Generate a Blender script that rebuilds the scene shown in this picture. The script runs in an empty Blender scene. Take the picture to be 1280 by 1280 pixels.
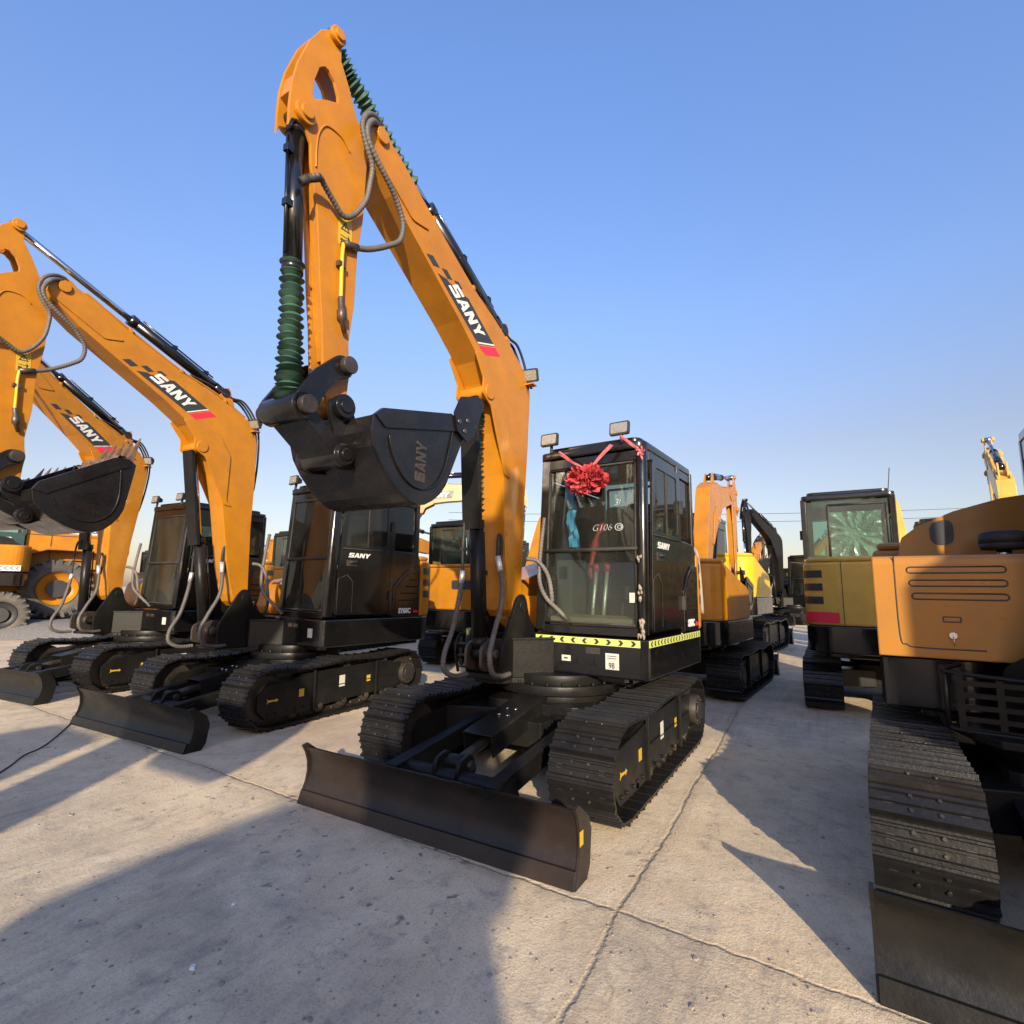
import bpy, bmesh, math, random
from mathutils import Vector, Matrix, geometry, noise
R = math.radians
SC = bpy.context.scene
COL = SC.collection

# ------------------------------------------------------------------ camera, sky, sun, exposure
cd = bpy.data.cameras.new('camera'); cam = bpy.data.objects.new('camera', cd); COL.objects.link(cam)
CP = Vector((4.263, 2.031, 1.356)); yaw, pitch, roll, F = 3.67455, 0.1453, 0.0132, 663.9
fw = Vector((math.cos(yaw)*math.cos(pitch), math.sin(yaw)*math.cos(pitch), math.sin(pitch)))
rt = Vector((math.sin(yaw), -math.cos(yaw), 0)); up = rt.cross(fw)
rr = rt*math.cos(roll) + up*math.sin(roll); uu = -rt*math.sin(roll) + up*math.cos(roll)
cam.matrix_world = Matrix(((rr.x, uu.x, -fw.x, CP.x), (rr.y, uu.y, -fw.y, CP.y), (rr.z, uu.z, -fw.z, CP.z), (0, 0, 0, 1)))
cd.sensor_fit = 'HORIZONTAL'; cd.sensor_width = 36; cd.lens = 36*F/1280; cd.clip_start = .05; cd.clip_end = 3000
SC.camera = cam
SUN_AZ, SUN_EL = R(35.5), R(17.5)
w = bpy.data.worlds.new('World'); SC.world = w; w.use_nodes = True
nt = w.node_tree; bg = nt.nodes['Background']; sky = nt.nodes.new('ShaderNodeTexSky')
sky.sky_type = 'NISHITA'; sky.sun_disc = False; sky.sun_elevation = SUN_EL
sky.sun_rotation = R(90) - SUN_AZ
sky.air_density = 1.0; sky.dust_density = 1.2; sky.ozone_density = 2.6; sky.altitude = 100
tcw = nt.nodes.new('ShaderNodeTexCoord'); sxyz = nt.nodes.new('ShaderNodeSeparateXYZ'); nt.links.new(tcw.outputs['Generated'], sxyz.inputs[0])
rmp = nt.nodes.new('ShaderNodeValToRGB'); nt.links.new(sxyz.outputs[2], rmp.inputs[0])   # tint on the sky colour: dimmer and warmer towards the horizon, bluer overhead
rmp.color_ramp.elements[0].position = 0; rmp.color_ramp.elements[0].color = (.58, .45, .40, 1)
rmp.color_ramp.elements[1].position = .75; rmp.color_ramp.elements[1].color = (.93, .99, 1.20, 1)
e_ = rmp.color_ramp.elements.new(.25); e_.color = (.79, .585, .53, 1)
e_ = rmp.color_ramp.elements.new(.46); e_.color = (.88, .83, .92, 1)
mxw = nt.nodes.new('ShaderNodeMix'); mxw.data_type = 'RGBA'; mxw.blend_type = 'MULTIPLY'; mxw.inputs[0].default_value = 1
nt.links.new(sky.outputs[0], mxw.inputs[6]); nt.links.new(rmp.outputs[0], mxw.inputs[7]); nt.links.new(mxw.outputs[2], bg.inputs[0]); bg.inputs[1].default_value = .15
sl = bpy.data.lights.new('sun', 'SUN'); so = bpy.data.objects.new('sun', sl); COL.objects.link(so)
sl.energy = 3.8; sl.angle = R(.55); sl.color = (1, .87, .66)
sd = Vector((math.cos(SUN_AZ)*math.cos(SUN_EL), math.sin(SUN_AZ)*math.cos(SUN_EL), math.sin(SUN_EL)))
so.rotation_euler = sd.to_track_quat('Z', 'Y').to_euler()
SC.view_settings.view_transform = 'Standard'; SC.view_settings.look = 'None'
SC.view_settings.exposure = 1.12; SC.view_settings.gamma = 1

# ------------------------------------------------------------------ helpers
def polar(depth, px):            # ground position at a depth along the view and a sideways offset in metres per depth
    k = (px - 640)/F
    f0 = Vector((math.cos(yaw), math.sin(yaw), 0))
    return CP.xy.to_3d() + (f0 + rt*k)*depth

class MB:
    def __init__(s): s.v = []; s.f = []; s.m = []; s.s = []
    def add(s, vs, fs, m=0, sm=False, M=None):
        b = len(s.v)
        for v in vs:
            v = Vector(v); s.v.append(M @ v if M else v)
        for f in fs: s.f.append([i+b for i in f]); s.m.append(m); s.s.append(sm)
        return s
    def box(s, x0, y0, z0, x1, y1, z1, m=0, M=None):
        vs = [(x, y, z) for x in (x0, x1) for y in (y0, y1) for z in (z0, z1)]
        return s.add(vs, [(0, 1, 3, 2), (4, 6, 7, 5), (0, 4, 5, 1), (2, 3, 7, 6), (0, 2, 6, 4), (1, 5, 7, 3)], m, False, M)
    def prism(s, poly, c0, c1, ax='y', holes=(), m=0, M=None, sm=False):
        loops = [list(poly)] + [list(h) for h in holes]
        def P(a, b, c):
            return {'y': (a, c, b), 'z': (a, b, c), 'x': (c, a, b)}[ax]
        allp = [q for l in loops for q in l]; n = len(allp)
        vs = [P(a, b, c0) for a, b in allp] + [P(a, b, c1) for a, b in allp]
        fs = []
        if holes:
            for t in geometry.tessellate_polygon([[Vector((a, b, 0)) for a, b in l] for l in loops]):
                fs.append(list(t)); fs.append([i+n for i in reversed(t)])
        else:
            fs += [list(range(n)), list(range(2*n-1, n-1, -1))]
        s.add(vs, fs, m, False, M)
        b = len(s.v)-2*n; o = 0
        for l in loops:
            k = len(l)
            for i in range(k):
                j = (i+1) % k
                s.f.append([b+o+i, b+o+j, b+n+o+j, b+n+o+i]); s.m.append(m); s.s.append(sm)
            o += k
        return s
    def cyl(s, p0, p1, r0, r1=None, seg=16, m=0, cap=True, M=None):
        p0 = Vector(p0); p1 = Vector(p1); r1 = r0 if r1 is None else r1
        d = (p1-p0).normalized(); a = d.orthogonal().normalized(); b = d.cross(a)
        vs = []
        for p, r in ((p0, r0), (p1, r1)):
            for i in range(seg):
                t = 2*math.pi*i/seg; vs.append(p + a*math.cos(t)*r + b*math.sin(t)*r)
        n = len(s.v)
        s.add(vs, [(i, (i+1) % seg, seg+(i+1) % seg, seg+i) for i in range(seg)], m, True, M)
        if cap:
            s.f.append([n+i for i in range(seg)][::-1]); s.m.append(m); s.s.append(False)
            s.f.append([n+seg+i for i in range(seg)]); s.m.append(m); s.s.append(False)
        return s
    def tube(s, path, r, seg=10, m=0, rf=None, cap=True, M=None):
        P = [Vector(p) for p in path]; n = len(P); vs = []
        T = [(P[min(i+1, n-1)]-P[max(i-1, 0)]).normalized() for i in range(n)]
        a = T[0].orthogonal().normalized()
        for i in range(n):
            a = (a - T[i]*a.dot(T[i])).normalized(); b = T[i].cross(a)
            rad = rf(i) if rf else r
            for k in range(seg):
                t = 2*math.pi*k/seg; vs.append(P[i] + (a*math.cos(t)+b*math.sin(t))*rad)
        fs = [(i*seg+k, i*seg+(k+1) % seg, (i+1)*seg+(k+1) % seg, (i+1)*seg+k) for i in range(n-1) for k in range(seg)]
        base = len(s.v)
        s.add(vs, fs, m, True, M)
        if cap:
            s.f.append([base+k for k in range(seg)][::-1]); s.m.append(m); s.s.append(False)
            s.f.append([base+(n-1)*seg+k for k in range(seg)]); s.m.append(m); s.s.append(False)
        return s
    def grid(s, rows, m=0, sm=True, M=None):
        h = len(rows); w_ = len(rows[0])
        return s.add([p for r_ in rows for p in r_], [(i*w_+j, i*w_+j+1, (i+1)*w_+j+1, (i+1)*w_+j) for i in range(h-1) for j in range(w_-1)], m, sm, M)
    def mesh(s, name, mats):
        me = bpy.data.meshes.new(name); me.from_pydata([tuple(v) for v in s.v], [], s.f)
        for mt in (mats if isinstance(mats, (list, tuple)) else [mats]): me.materials.append(mt)
        me.polygons.foreach_set('material_index', s.m); me.polygons.foreach_set('use_smooth', s.s)
        bm = bmesh.new(); bm.from_mesh(me); bmesh.ops.recalc_face_normals(bm, faces=bm.faces); bm.to_mesh(me); bm.free()
        me.update(); return me

def smooth_path(pts, k=8):
    P = [Vector(p) for p in pts]; out = []
    for i in range(len(P)-1):
        p0 = P[max(i-1, 0)]; p1 = P[i]; p2 = P[i+1]; p3 = P[min(i+2, len(P)-1)]
        for j in range(k):
            t = j/k
            out.append(.5*((2*p1)+(-p0+p2)*t+(2*p0-5*p1+4*p2-p3)*t*t+(-p0+3*p1-3*p2+p3)*t**3))
    out.append(P[-1]); return out

def resample(path, step):
    P = [Vector(p) for p in path]; out = [P[0]]; acc = 0
    for a, b in zip(P, P[1:]):
        L = (b-a).length
        if L < 1e-9: continue
        while acc + L >= step:
            t = (step-acc)/L; a = a.lerp(b, t); L = (b-a).length; acc = 0; out.append(a.copy())
            if L < 1e-9: break
        acc += L
    return out

def rib_tube(mb, pts, r, pitch=.022, m=0, depth=.22, seg=10):
    p = resample(smooth_path(pts), pitch/3)
    return mb.tube(p, r, seg, m, rf=lambda i: r*(1 if i % 3 else 1-depth))

def rpoly(pts, r, k=4):
    n = len(pts); out = []
    rs = r if isinstance(r, (list, tuple)) else [r]*n
    for i in range(n):
        p = Vector(pts[i]); a = Vector(pts[i-1])-p; b = Vector(pts[(i+1) % n])-p; rad = rs[i]
        if rad <= 0: out.append(tuple(p)); continue
        d = min(rad, a.length*.49, b.length*.49); A = p+a.normalized()*d; B = p+b.normalized()*d
        for j in range(k+1):
            t = j/k; out.append(tuple((A*(1-t)**2 + p*2*t*(1-t) + B*t*t)))
    return out

MESH = {}
def obj(name, mb, mats, parent=None, M=None, key=None, bevel=0, label=None):
    if key and key in MESH: me = MESH[key]
    else:
        if callable(mb): mb = mb()
        me = mb.mesh(name, mats)
        if key: MESH[key] = me
    o = bpy.data.objects.new(name, me); COL.objects.link(o)
    if parent: o.parent = parent
    if M is not None: o.matrix_basis = M
    if bevel:
        b = o.modifiers.new('bevel', 'BEVEL'); b.width = bevel; b.segments = 2; b.limit_method = 'ANGLE'; b.angle_limit = R(38)
    if label: o['label'] = label
    return o

def tag(o, label=None, cat=None, group=None, kind=None):
    if label: o['label'] = label
    if cat: o['category'] = cat
    if group: o['group'] = group
    if kind: o['kind'] = kind
    return o

def empty(name, loc, rz=0, scale=1):
    o = bpy.data.objects.new(name, None); COL.objects.link(o); o.location = loc
    o.rotation_euler = (0, 0, rz); o.scale = (scale,)*3; o.empty_display_size = .3; return o

def text_mb(body, size, shear=0, extr=.002, bold=0.0, sx=1.0):
    c = bpy.data.curves.new('text', 'FONT'); c.body = body; c.size = size; c.extrude = extr; c.offset = bold
    c.align_x = 'CENTER'; c.align_y = 'CENTER'; c.resolution_u = 3; c.shear = shear
    o = bpy.data.objects.new('text', c); COL.objects.link(o)
    dg = bpy.context.evaluated_depsgraph_get(); me = bpy.data.meshes.new_from_object(o.evaluated_get(dg))
    mb = MB(); mb.add([(v.co.x*sx, v.co.y, v.co.z) for v in me.vertices], [list(p.vertices) for p in me.polygons])
    bpy.data.objects.remove(o); bpy.data.curves.remove(c); bpy.data.meshes.remove(me); return mb

def place_mb(dst, src, M, m=0):
    b = len(dst.v); dst.v += [M @ v for v in src.v]; dst.f += [[i+b for i in f] for f in src.f]
    dst.m += [m]*len(src.f); dst.s += src.s; return dst

def frame(o, ex, ey):            # matrix with columns ex, ey, ex x ey at o
    ex = Vector(ex).normalized(); ey = Vector(ey).normalized(); ez = ex.cross(ey)
    return Matrix(((ex.x, ey.x, ez.x, o[0]), (ex.y, ey.y, ez.y, o[1]), (ex.z, ey.z, ez.z, o[2]), (0, 0, 0, 1)))

# ------------------------------------------------------------------ materials
def mat(name, col, rough=.5, metal=0, spec=.5, var=.0, vscale=6, dust=0, dustcol=(.30, .25, .19), bump=0, bscale=40, coat=0, col2=None, rvar=.1, scratch=0, emit=None):
    m = bpy.data.materials.new(name); m.use_nodes = True; n = m.node_tree.nodes; l = m.node_tree.links
    b = n['Principled BSDF']; b.inputs['Roughness'].default_value = rough; b.inputs['Metallic'].default_value = metal
    b.inputs['Specular IOR Level'].default_value = spec; b.inputs['Coat Weight'].default_value = coat; b.inputs['Coat Roughness'].default_value = .12
    b.inputs['Base Color'].default_value = (*col, 1)
    tc = n.new('ShaderNodeTexCoord'); cur = None
    def noise_(sc, det=6, ro=.6):
        t = n.new('ShaderNodeTexNoise'); t.inputs['Scale'].default_value = sc; t.inputs['Detail'].default_value = det; t.inputs['Roughness'].default_value = ro
        l.new(tc.outputs['Object'], t.inputs['Vector']); return t.outputs['Fac']
    def ramp(src, a, b_):
        r = n.new('ShaderNodeMapRange'); r.inputs[1].default_value = a; r.inputs[2].default_value = b_; l.new(src, r.inputs[0]); return r.outputs[0]
    def mix(f, c1, c2):
        x = n.new('ShaderNodeMix'); x.data_type = 'RGBA'
        if isinstance(f, float): x.inputs[0].default_value = f
        else: l.new(f, x.inputs[0])
        for i, c in ((6, c1), (7, c2)):
            if isinstance(c, tuple): x.inputs[i].default_value = (*c, 1)
            else: l.new(c, x.inputs[i])
        return x.outputs[2]
    if var or col2:
        c2 = col2 or tuple(max(0, c*(1-var)) for c in col)
        cur = mix(ramp(noise_(vscale), .35, .68), col, c2)
    if dust:
        f = ramp(noise_(3.1, 9, .72), .42, .78); mu = n.new('ShaderNodeMath'); mu.operation = 'MULTIPLY'; mu.inputs[1].default_value = dust; l.new(f, mu.inputs[0])
        cur = mix(mu.outputs[0], cur or col, dustcol)
    if scratch:
        f = ramp(noise_(23, 12, .8), .62, .70); mu = n.new('ShaderNodeMath'); mu.operation = 'MULTIPLY'; mu.inputs[1].default_value = scratch; l.new(f, mu.inputs[0])
        cur = mix(mu.outputs[0], cur or col, (.16, .14, .12))
    if cur is not None: l.new(cur, b.inputs['Base Color'])
    if rvar:
        r = n.new('ShaderNodeMapRange'); r.inputs[3].default_value = max(.03, rough-rvar); r.inputs[4].default_value = min(1, rough+rvar)
        r.inputs[1].default_value = .3; r.inputs[2].default_value = .7; l.new(noise_(8, 8, .7), r.inputs[0]); l.new(r.outputs[0], b.inputs['Roughness'])
    if bump:
        bp = n.new('ShaderNodeBump'); bp.inputs['Strength'].default_value = bump; bp.inputs['Distance'].default_value = .01
        l.new(noise_(bscale, 5, .65), bp.inputs['Height']); l.new(bp.outputs[0], b.inputs['Normal'])
    if emit: b.inputs['Emission Color'].default_value = (*emit, 1); b.inputs['Emission Strength'].default_value = 1
    return m

def glass(name, tint, refl=1.0, dirt=.12):
    m = bpy.data.materials.new(name); m.use_nodes = True; n = m.node_tree.nodes; l = m.node_tree.links
    n.remove(n['Principled BSDF']); out = n['Material Output']
    t = n.new('ShaderNodeBsdfTransparent'); t.inputs[0].default_value = (*tint, 1)
    g = n.new('ShaderNodeBsdfGlossy'); g.inputs['Roughness'].default_value = .03; g.inputs[0].default_value = (refl,)*3+(1,)
    d = n.new('ShaderNodeBsdfDiffuse'); d.inputs[0].default_value = (.35, .33, .30, 1)
    fr = n.new('ShaderNodeFresnel'); fr.inputs[0].default_value = 1.45
    m1 = n.new('ShaderNodeMixShader'); l.new(fr.outputs[0], m1.inputs[0]); l.new(t.outputs[0], m1.inputs[1]); l.new(g.outputs[0], m1.inputs[2])
    tc = n.new('ShaderNodeTexCoord'); no = n.new('ShaderNodeTexNoise'); no.inputs['Scale'].default_value = 2.5; no.inputs['Detail'].default_value = 9
    mp = n.new('ShaderNodeMapping'); mp.inputs['Scale'].default_value = (1, 1, .35); l.new(tc.outputs['Object'], mp.inputs[0]); l.new(mp.outputs[0], no.inputs['Vector'])
    mr = n.new('ShaderNodeMapRange'); mr.inputs[1].default_value = .4; mr.inputs[2].default_value = .75; mr.inputs[3].default_value = dirt*.3; mr.inputs[4].default_value = dirt
    l.new(no.outputs['Fac'], mr.inputs[0])
    m2 = n.new('ShaderNodeMixShader'); l.new(mr.outputs[0], m2.inputs[0]); l.new(m1.outputs[0], m2.inputs[1]); l.new(d.outputs[0], m2.inputs[2])
    l.new(m2.outputs[0], out.inputs[0]); return m

ORANGE = mat('orange_paint', (.44, .170, .007), .34, spec=.38, var=.18, vscale=2.3, dust=.55, dustcol=(.19, .085, .022), coat=.06, bump=.05, bscale=11, rvar=.12, scratch=.10)
GOLD = mat('bronze_gold_paint', (.58, .35, .06), .34, spec=.35, var=.12, dust=.3, dustcol=(.22, .14, .06), coat=.08, bump=.03, bscale=10)
BRONZE = mat('light_bronze_paint', (.37, .158, .026), .34, spec=.35, var=.12, vscale=2, dust=.4, dustcol=(.22, .13, .06), coat=.08, bump=.04, bscale=9, scratch=.1)
YELLOW = mat('yellow_paint', (.60, .38, .01), .36, spec=.3, var=.06, dust=.15, coat=.2)
BLACK = mat('black_gloss_paint', (.005, .005, .0055), .20, var=.2, dust=.06, dustcol=(.09, .08, .07), coat=.35, bump=.02, bscale=12, rvar=.1)
BLACKD = mat('black_dusty_paint', (.007, .007, .007), .40, spec=.22, dust=.28, dustcol=(.040, .032, .025), bump=.15, bscale=50, scratch=.2)
STEEL = mat('dark_track_steel', (.008, .0078, .0078), .36, metal=.15, spec=.4, col2=(.014, .012, .0105), vscale=5, dust=.22, dustcol=(.035, .029, .024), bump=.25, bscale=60, scratch=.4)
BLADE = mat('worn_blade_steel', (.009, .008, .0078), .34, spec=.35, col2=(.028, .017, .013), vscale=2.2, dust=.25, dustcol=(.050, .037, .030), bump=.2, bscale=22, scratch=.25)
BLADEK = mat('black_blade_paint', (.006, .006, .0065), .34, spec=.3, col2=(.011, .010, .009), vscale=2.6, dust=.2, dustcol=(.034, .030, .027), bump=.2, bscale=22, scratch=.3)
BUCKET = mat('black_bucket_paint', (.006, .006, .007), .28, spec=.35, var=.25, dust=.25, dustcol=(.06, .042, .035), bump=.12, bscale=30, scratch=.35, coat=.2)
RUBBER = mat('tyre_rubber', (.05, .047, .043), .8, dust=.55, dustcol=(.22, .18, .14), bump=.3, bscale=30)
HOSE = mat('grey_hose', (.07, .063, .06), .6, dust=.5, dustcol=(.25, .21, .17), bump=.1)
CHROME = mat('chrome_rod', (.55, .55, .57), .12, metal=1, rvar=.04)
PIN = mat('steel_pin', (.09, .072, .062), .42, metal=.6, dust=.4, dustcol=(.12, .09, .068), bump=.2, bscale=60)
PINB = mat('black_pin', (.028, .024, .022), .4, metal=.4, dust=.25, bump=.2, bscale=60)
GREEN = mat('green_bellows_rubber', (.028, .085, .060), .6, var=.3, dust=.3, dustcol=(.10, .14, .10), bump=.2, bscale=40)
RUST = mat('rusty_steel', (.16, .085, .05), .7, metal=.2, col2=(.07, .05, .04), vscale=25, bump=.6, bscale=40)
DARKR = mat('dark_rubber', (.010, .010, .010), .7, dust=.2)
WHITE = mat('white_decal', (.62, .62, .60), .45, dust=.1)
DECALK = mat('black_decal', (.028, .028, .030), .45)
RED = mat('red_decal', (.70, .02, .05), .45)
CREAM = mat('pale_sticker', (.50, .49, .42), .5, dust=.2)
YSTICK = mat('yellow_sticker', (.48, .31, .015), .5, dust=.2)
LIME = mat('lime_reflective_tape', (.52, .56, .13), .4, dust=.2, dustcol=(.5, .5, .3))
LAMPG = mat('lamp_lens', (.34, .34, .32), .15, metal=.5, bump=.5, bscale=60)
SILVER = mat('silver_foil', (.70, .70, .68), .35, metal=.7, bump=.6, bscale=50)
BEIGE = mat('beige_trim', (.26, .21, .16), .6, dust=.2)
BLUEF = mat('blue_film', (.10, .42, .85), .4, bump=.3, bscale=15)
REDC = mat('red_cloth', (.50, .05, .06), .55, var=.35, vscale=30, bump=.2, bscale=60)
PINKR = mat('pink_ribbon', (.36, .05, .07), .5, col2=(.42, .15, .16), vscale=60)
ORBTR = mat('orange_lamp', (.85, .25, .02), .3)
SEAT = mat('seat_fabric', (.03, .03, .033), .8, dust=.2)
BEIGEI = mat('cab_inner_trim', (.10, .095, .085), .7)
GLASS = glass('cab_glass', (.70, .75, .71), .9, .05)
GLASSD = glass('dark_side_glass', (.30, .33, .33), 1.0, .05)
GLASSG = glass('green_glass', (.66, .80, .74), 1.0, .12)
CLOUDY = mat('crumpled_film', (.30, .36, .33), .3, col2=(.12, .16, .15), vscale=5, bump=.8, bscale=7, spec=.6)
LOADG = mat('dark_green_paint', (.02, .05, .05), .4)

# ------------------------------------------------------------------ measured side profiles (metres; x forward, z up)
BOOM = [(1.797, 4.136), (1.790, 4.20), (1.765, 4.25), (1.72, 4.29), (1.66, 4.30), (1.61, 4.28), (1.575, 4.24), (1.449, 4.181), (1.163, 4.003), (.628, 3.715), (.208, 3.545), (-.16, 3.346),
        (-.265, 3.21), (-.288, 3.06), (-.266, 2.649), (-.206, 2.027), (-.178, 1.473), (-.165, 1.20), (-.13, 1.14), (-.06, 1.13), (0, 1.19), (.03, 1.28), (.09, 1.588), (.12, 1.973), (.15, 2.297), (.22, 2.652), (.30, 2.857), (.40, 3.02), (.52, 3.16),
        (.793, 3.37), (1.08, 3.565), (1.328, 3.733), (1.549, 3.88), (1.74, 4.05)]
ARM = [(2.05, 4.638), (2.02, 4.655), (1.995, 4.64), (1.985, 4.60), (1.981, 4.485), (1.917, 4.375), (1.843, 4.22), (1.757, 4.12), (1.735, 4.05), (1.742, 3.913), (1.746, 3.588), (1.774, 3.348), (1.775, 3.013), (1.80, 2.767), (1.79, 2.677), (1.775, 2.60), (1.785, 2.52),
       (1.79, 2.40), (1.80, 2.33), (1.84, 2.30), (1.89, 2.31), (1.92, 2.36), (1.955, 2.45), (1.97, 2.60), (1.99, 2.80), (2.02, 3.0), (2.05, 3.25), (2.075, 3.444), (2.103, 3.55), (2.136, 3.68), (2.147, 3.80), (2.185, 3.862), (2.235, 3.872), (2.272, 3.85), (2.288, 3.80), (2.292, 3.92), (2.288, 4.057), (2.264, 4.205), (2.2, 4.415), (2.133, 4.55)]
HOLE = [(2.156, 4.10), (2.151, 4.198), (2.123, 4.31), (2.09, 4.345), (2.061, 4.345), (2.02, 4.31), (1.989, 4.24), (1.984, 4.197), (2.068, 4.145), (2.14, 4.085)]
BUCK = [(1.813, 2.292), (1.756, 2.343), (1.15, 2.489), (1.03, 2.46), (.985, 2.40), (1.008, 2.344), (1.086, 2.186), (1.175, 2.005), (1.23, 1.94), (1.299, 1.89), (1.37, 1.855), (1.438, 1.846), (1.51, 1.856), (1.58, 1.89), (1.65, 1.94), (1.74, 2.03), (1.80, 2.12), (1.825, 2.20)]
FOOT = Vector((-.1, 0, 1.225)); TIP = Vector((1.70, 0, 4.19)); HINGE = Vector((1.86, 0, 2.35)); BPIN = Vector((1.84, 0, 2.08)); CROSS = Vector((2.112, 0, 2.282)); ALINK = Vector((1.862, 0, 2.585))
CFOOT = Vector((.235, 0, .86)); CTOP = Vector((.40, 0, 2.93)); APIN = Vector((2.205, 0, 3.93)); ATOP = Vector((2.03, 0, 4.60)); BCYL = Vector((.08, 0, 3.62))

def Ry(a): return Matrix.Rotation(-a, 4, 'Y')
def about(p, a): return Matrix.Translation(p) @ Ry(a) @ Matrix.Translation(-p)

# heavy block letters on a 1 x 1 cell, drawn as polygons
LET = {
 'S': [[(0, 0), (.95, 0), (1.0, .06), (1.0, .56), (.94, .62), (.30, .62), (.30, .76), (1.0, .76), (1.0, 1), (.06, 1), (0, .94), (0, .46), (.06, .40), (.70, .40), (.70, .24), (0, .24)]],
 'A': [[(0, 0), (.30, 0), (.36, .2), (.66, .2), (.72, 0), (1.04, 0), (.70, 1), (.33, 1)]],
 'N': [[(0, 0), (.28, 0), (.28, .58), (.66, 0), (1, 0), (1, 1), (.72, 1), (.72, .42), (.34, 1), (0, 1)]],
 'Y': [[(.36, 0), (.66, 0), (.66, .38), (1.04, 1), (.72, 1), (.51, .64), (.30, 1), (-.02, 1), (.36, .38)]]}
AHOLE = [(.42, .40), (.52, .72), (.62, .40)]
def sany(mb, M, h, wd, gap=.12, t=.002, shear=.25, m=0):
    x = 0
    for ch in 'SANY':
        for poly in LET[ch]:
            P = [((x+a)*wd + b*h*shear, b*h) for a, b in poly]
            H = [[((x+a)*wd + b*h*shear, b*h) for a, b in AHOLE]] if ch == 'A' else ()
            mb.prism(P, 0, t, 'z', H, m, M)
        x += 1+gap
    return mb

# ------------------------------------------------------------------ excavator pieces
def track_mb(xf=1.36, xr=-1.26, y0=.56, y1=.96, top=.59, sag=.03):
    r = .262; cf = xf-.04-r; cr = xr+.04+r; zc = r+.035
    path = []
    n = 12
    for i in range(n+1): t = i/n; path.append(Vector((cr+(cf-cr)*t, 0, zc-r)))
    for i in range(1, 12): t = -math.pi/2+math.pi*i/12; path.append(Vector((cf+r*math.cos(t), 0, zc+r*math.sin(t))))
    for i in range(n+1): t = i/n; path.append(Vector((cf+(cr-cf)*t, 0, zc+r-sag*math.sin(math.pi*2*t)**2)))
    for i in range(1, 12): t = math.pi/2+math.pi*i/12; path.append(Vector((cr+r*math.cos(t), 0, zc+r*math.sin(t))))
    path.append(path[0].copy())
    L = sum((b-a).length for a, b in zip(path, path[1:])); N = 40; st = L/N
    pts = resample(path, st)[:N+1]
    if len(pts) < N+1: pts.append(pts[0])
    mb = MB(); rnd = random.Random(3)
    for i in range(N):
        a, b = pts[i], pts[(i+1) % N]; ex = (b-a).normalized(); mid = (a+b)/2; up_ = ex.cross(Vector((0, 1, 0)))
        ez = Vector((ex.z, 0, -ex.x)) if False else Vector((ex.z, 0, -ex.x))
        # outward normal of a counter-clockwise (side view) loop
        M = Matrix(((ex.x, 0, ez.x, mid.x), (0, 1, 0, 0), (ex.z, 0, ez.z, mid.z), (0, 0, 0, 1)))
        h = st*.5; g = .018
        pro = [(-h+.004, -.004), (h-.004, 0), (h+.004, -.008), (h+.008, -.004), (h-.006, .010), (h-.016, .010), (h-.020, .010+g*.7), (h-.029, .010+g*.7), (h-.034, .010), (.009, .010), (.005, .010+g*.7), (-.005, .010+g*.7), (-.009, .010),
               (-h+.030, .010), (-h+.025, .010+g*1.3), (-h+.010, .010+g*1.3), (-h+.004, .010)]
        dy = rnd.uniform(-.002, .002)
        mb.prism(pro, y0+dy, y1+dy, 'y', M=M)
        yc = (y0+y1)/2
        for s_ in (-1, 1):
            for q in (-.20, .24):
                mb.cyl((st*q, yc+s_*.05, .008), (st*q, yc+s_*.05, .020), .0085, seg=6, m=1, M=M)
            mb.box(-.012, yc+s_*.13-.016, .0085, .012, yc+s_*.13+.016, .0115, 2, M)
            mb.box(-h*.9, yc+s_*.055-.012, -.055, h*.95, yc+s_*.055+.012, -.002, 1, M)
        mb.cyl((-h, yc-.08, -.03), (-h, yc+.08, -.03), .016, seg=8, m=1, M=M)
    return mb

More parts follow.
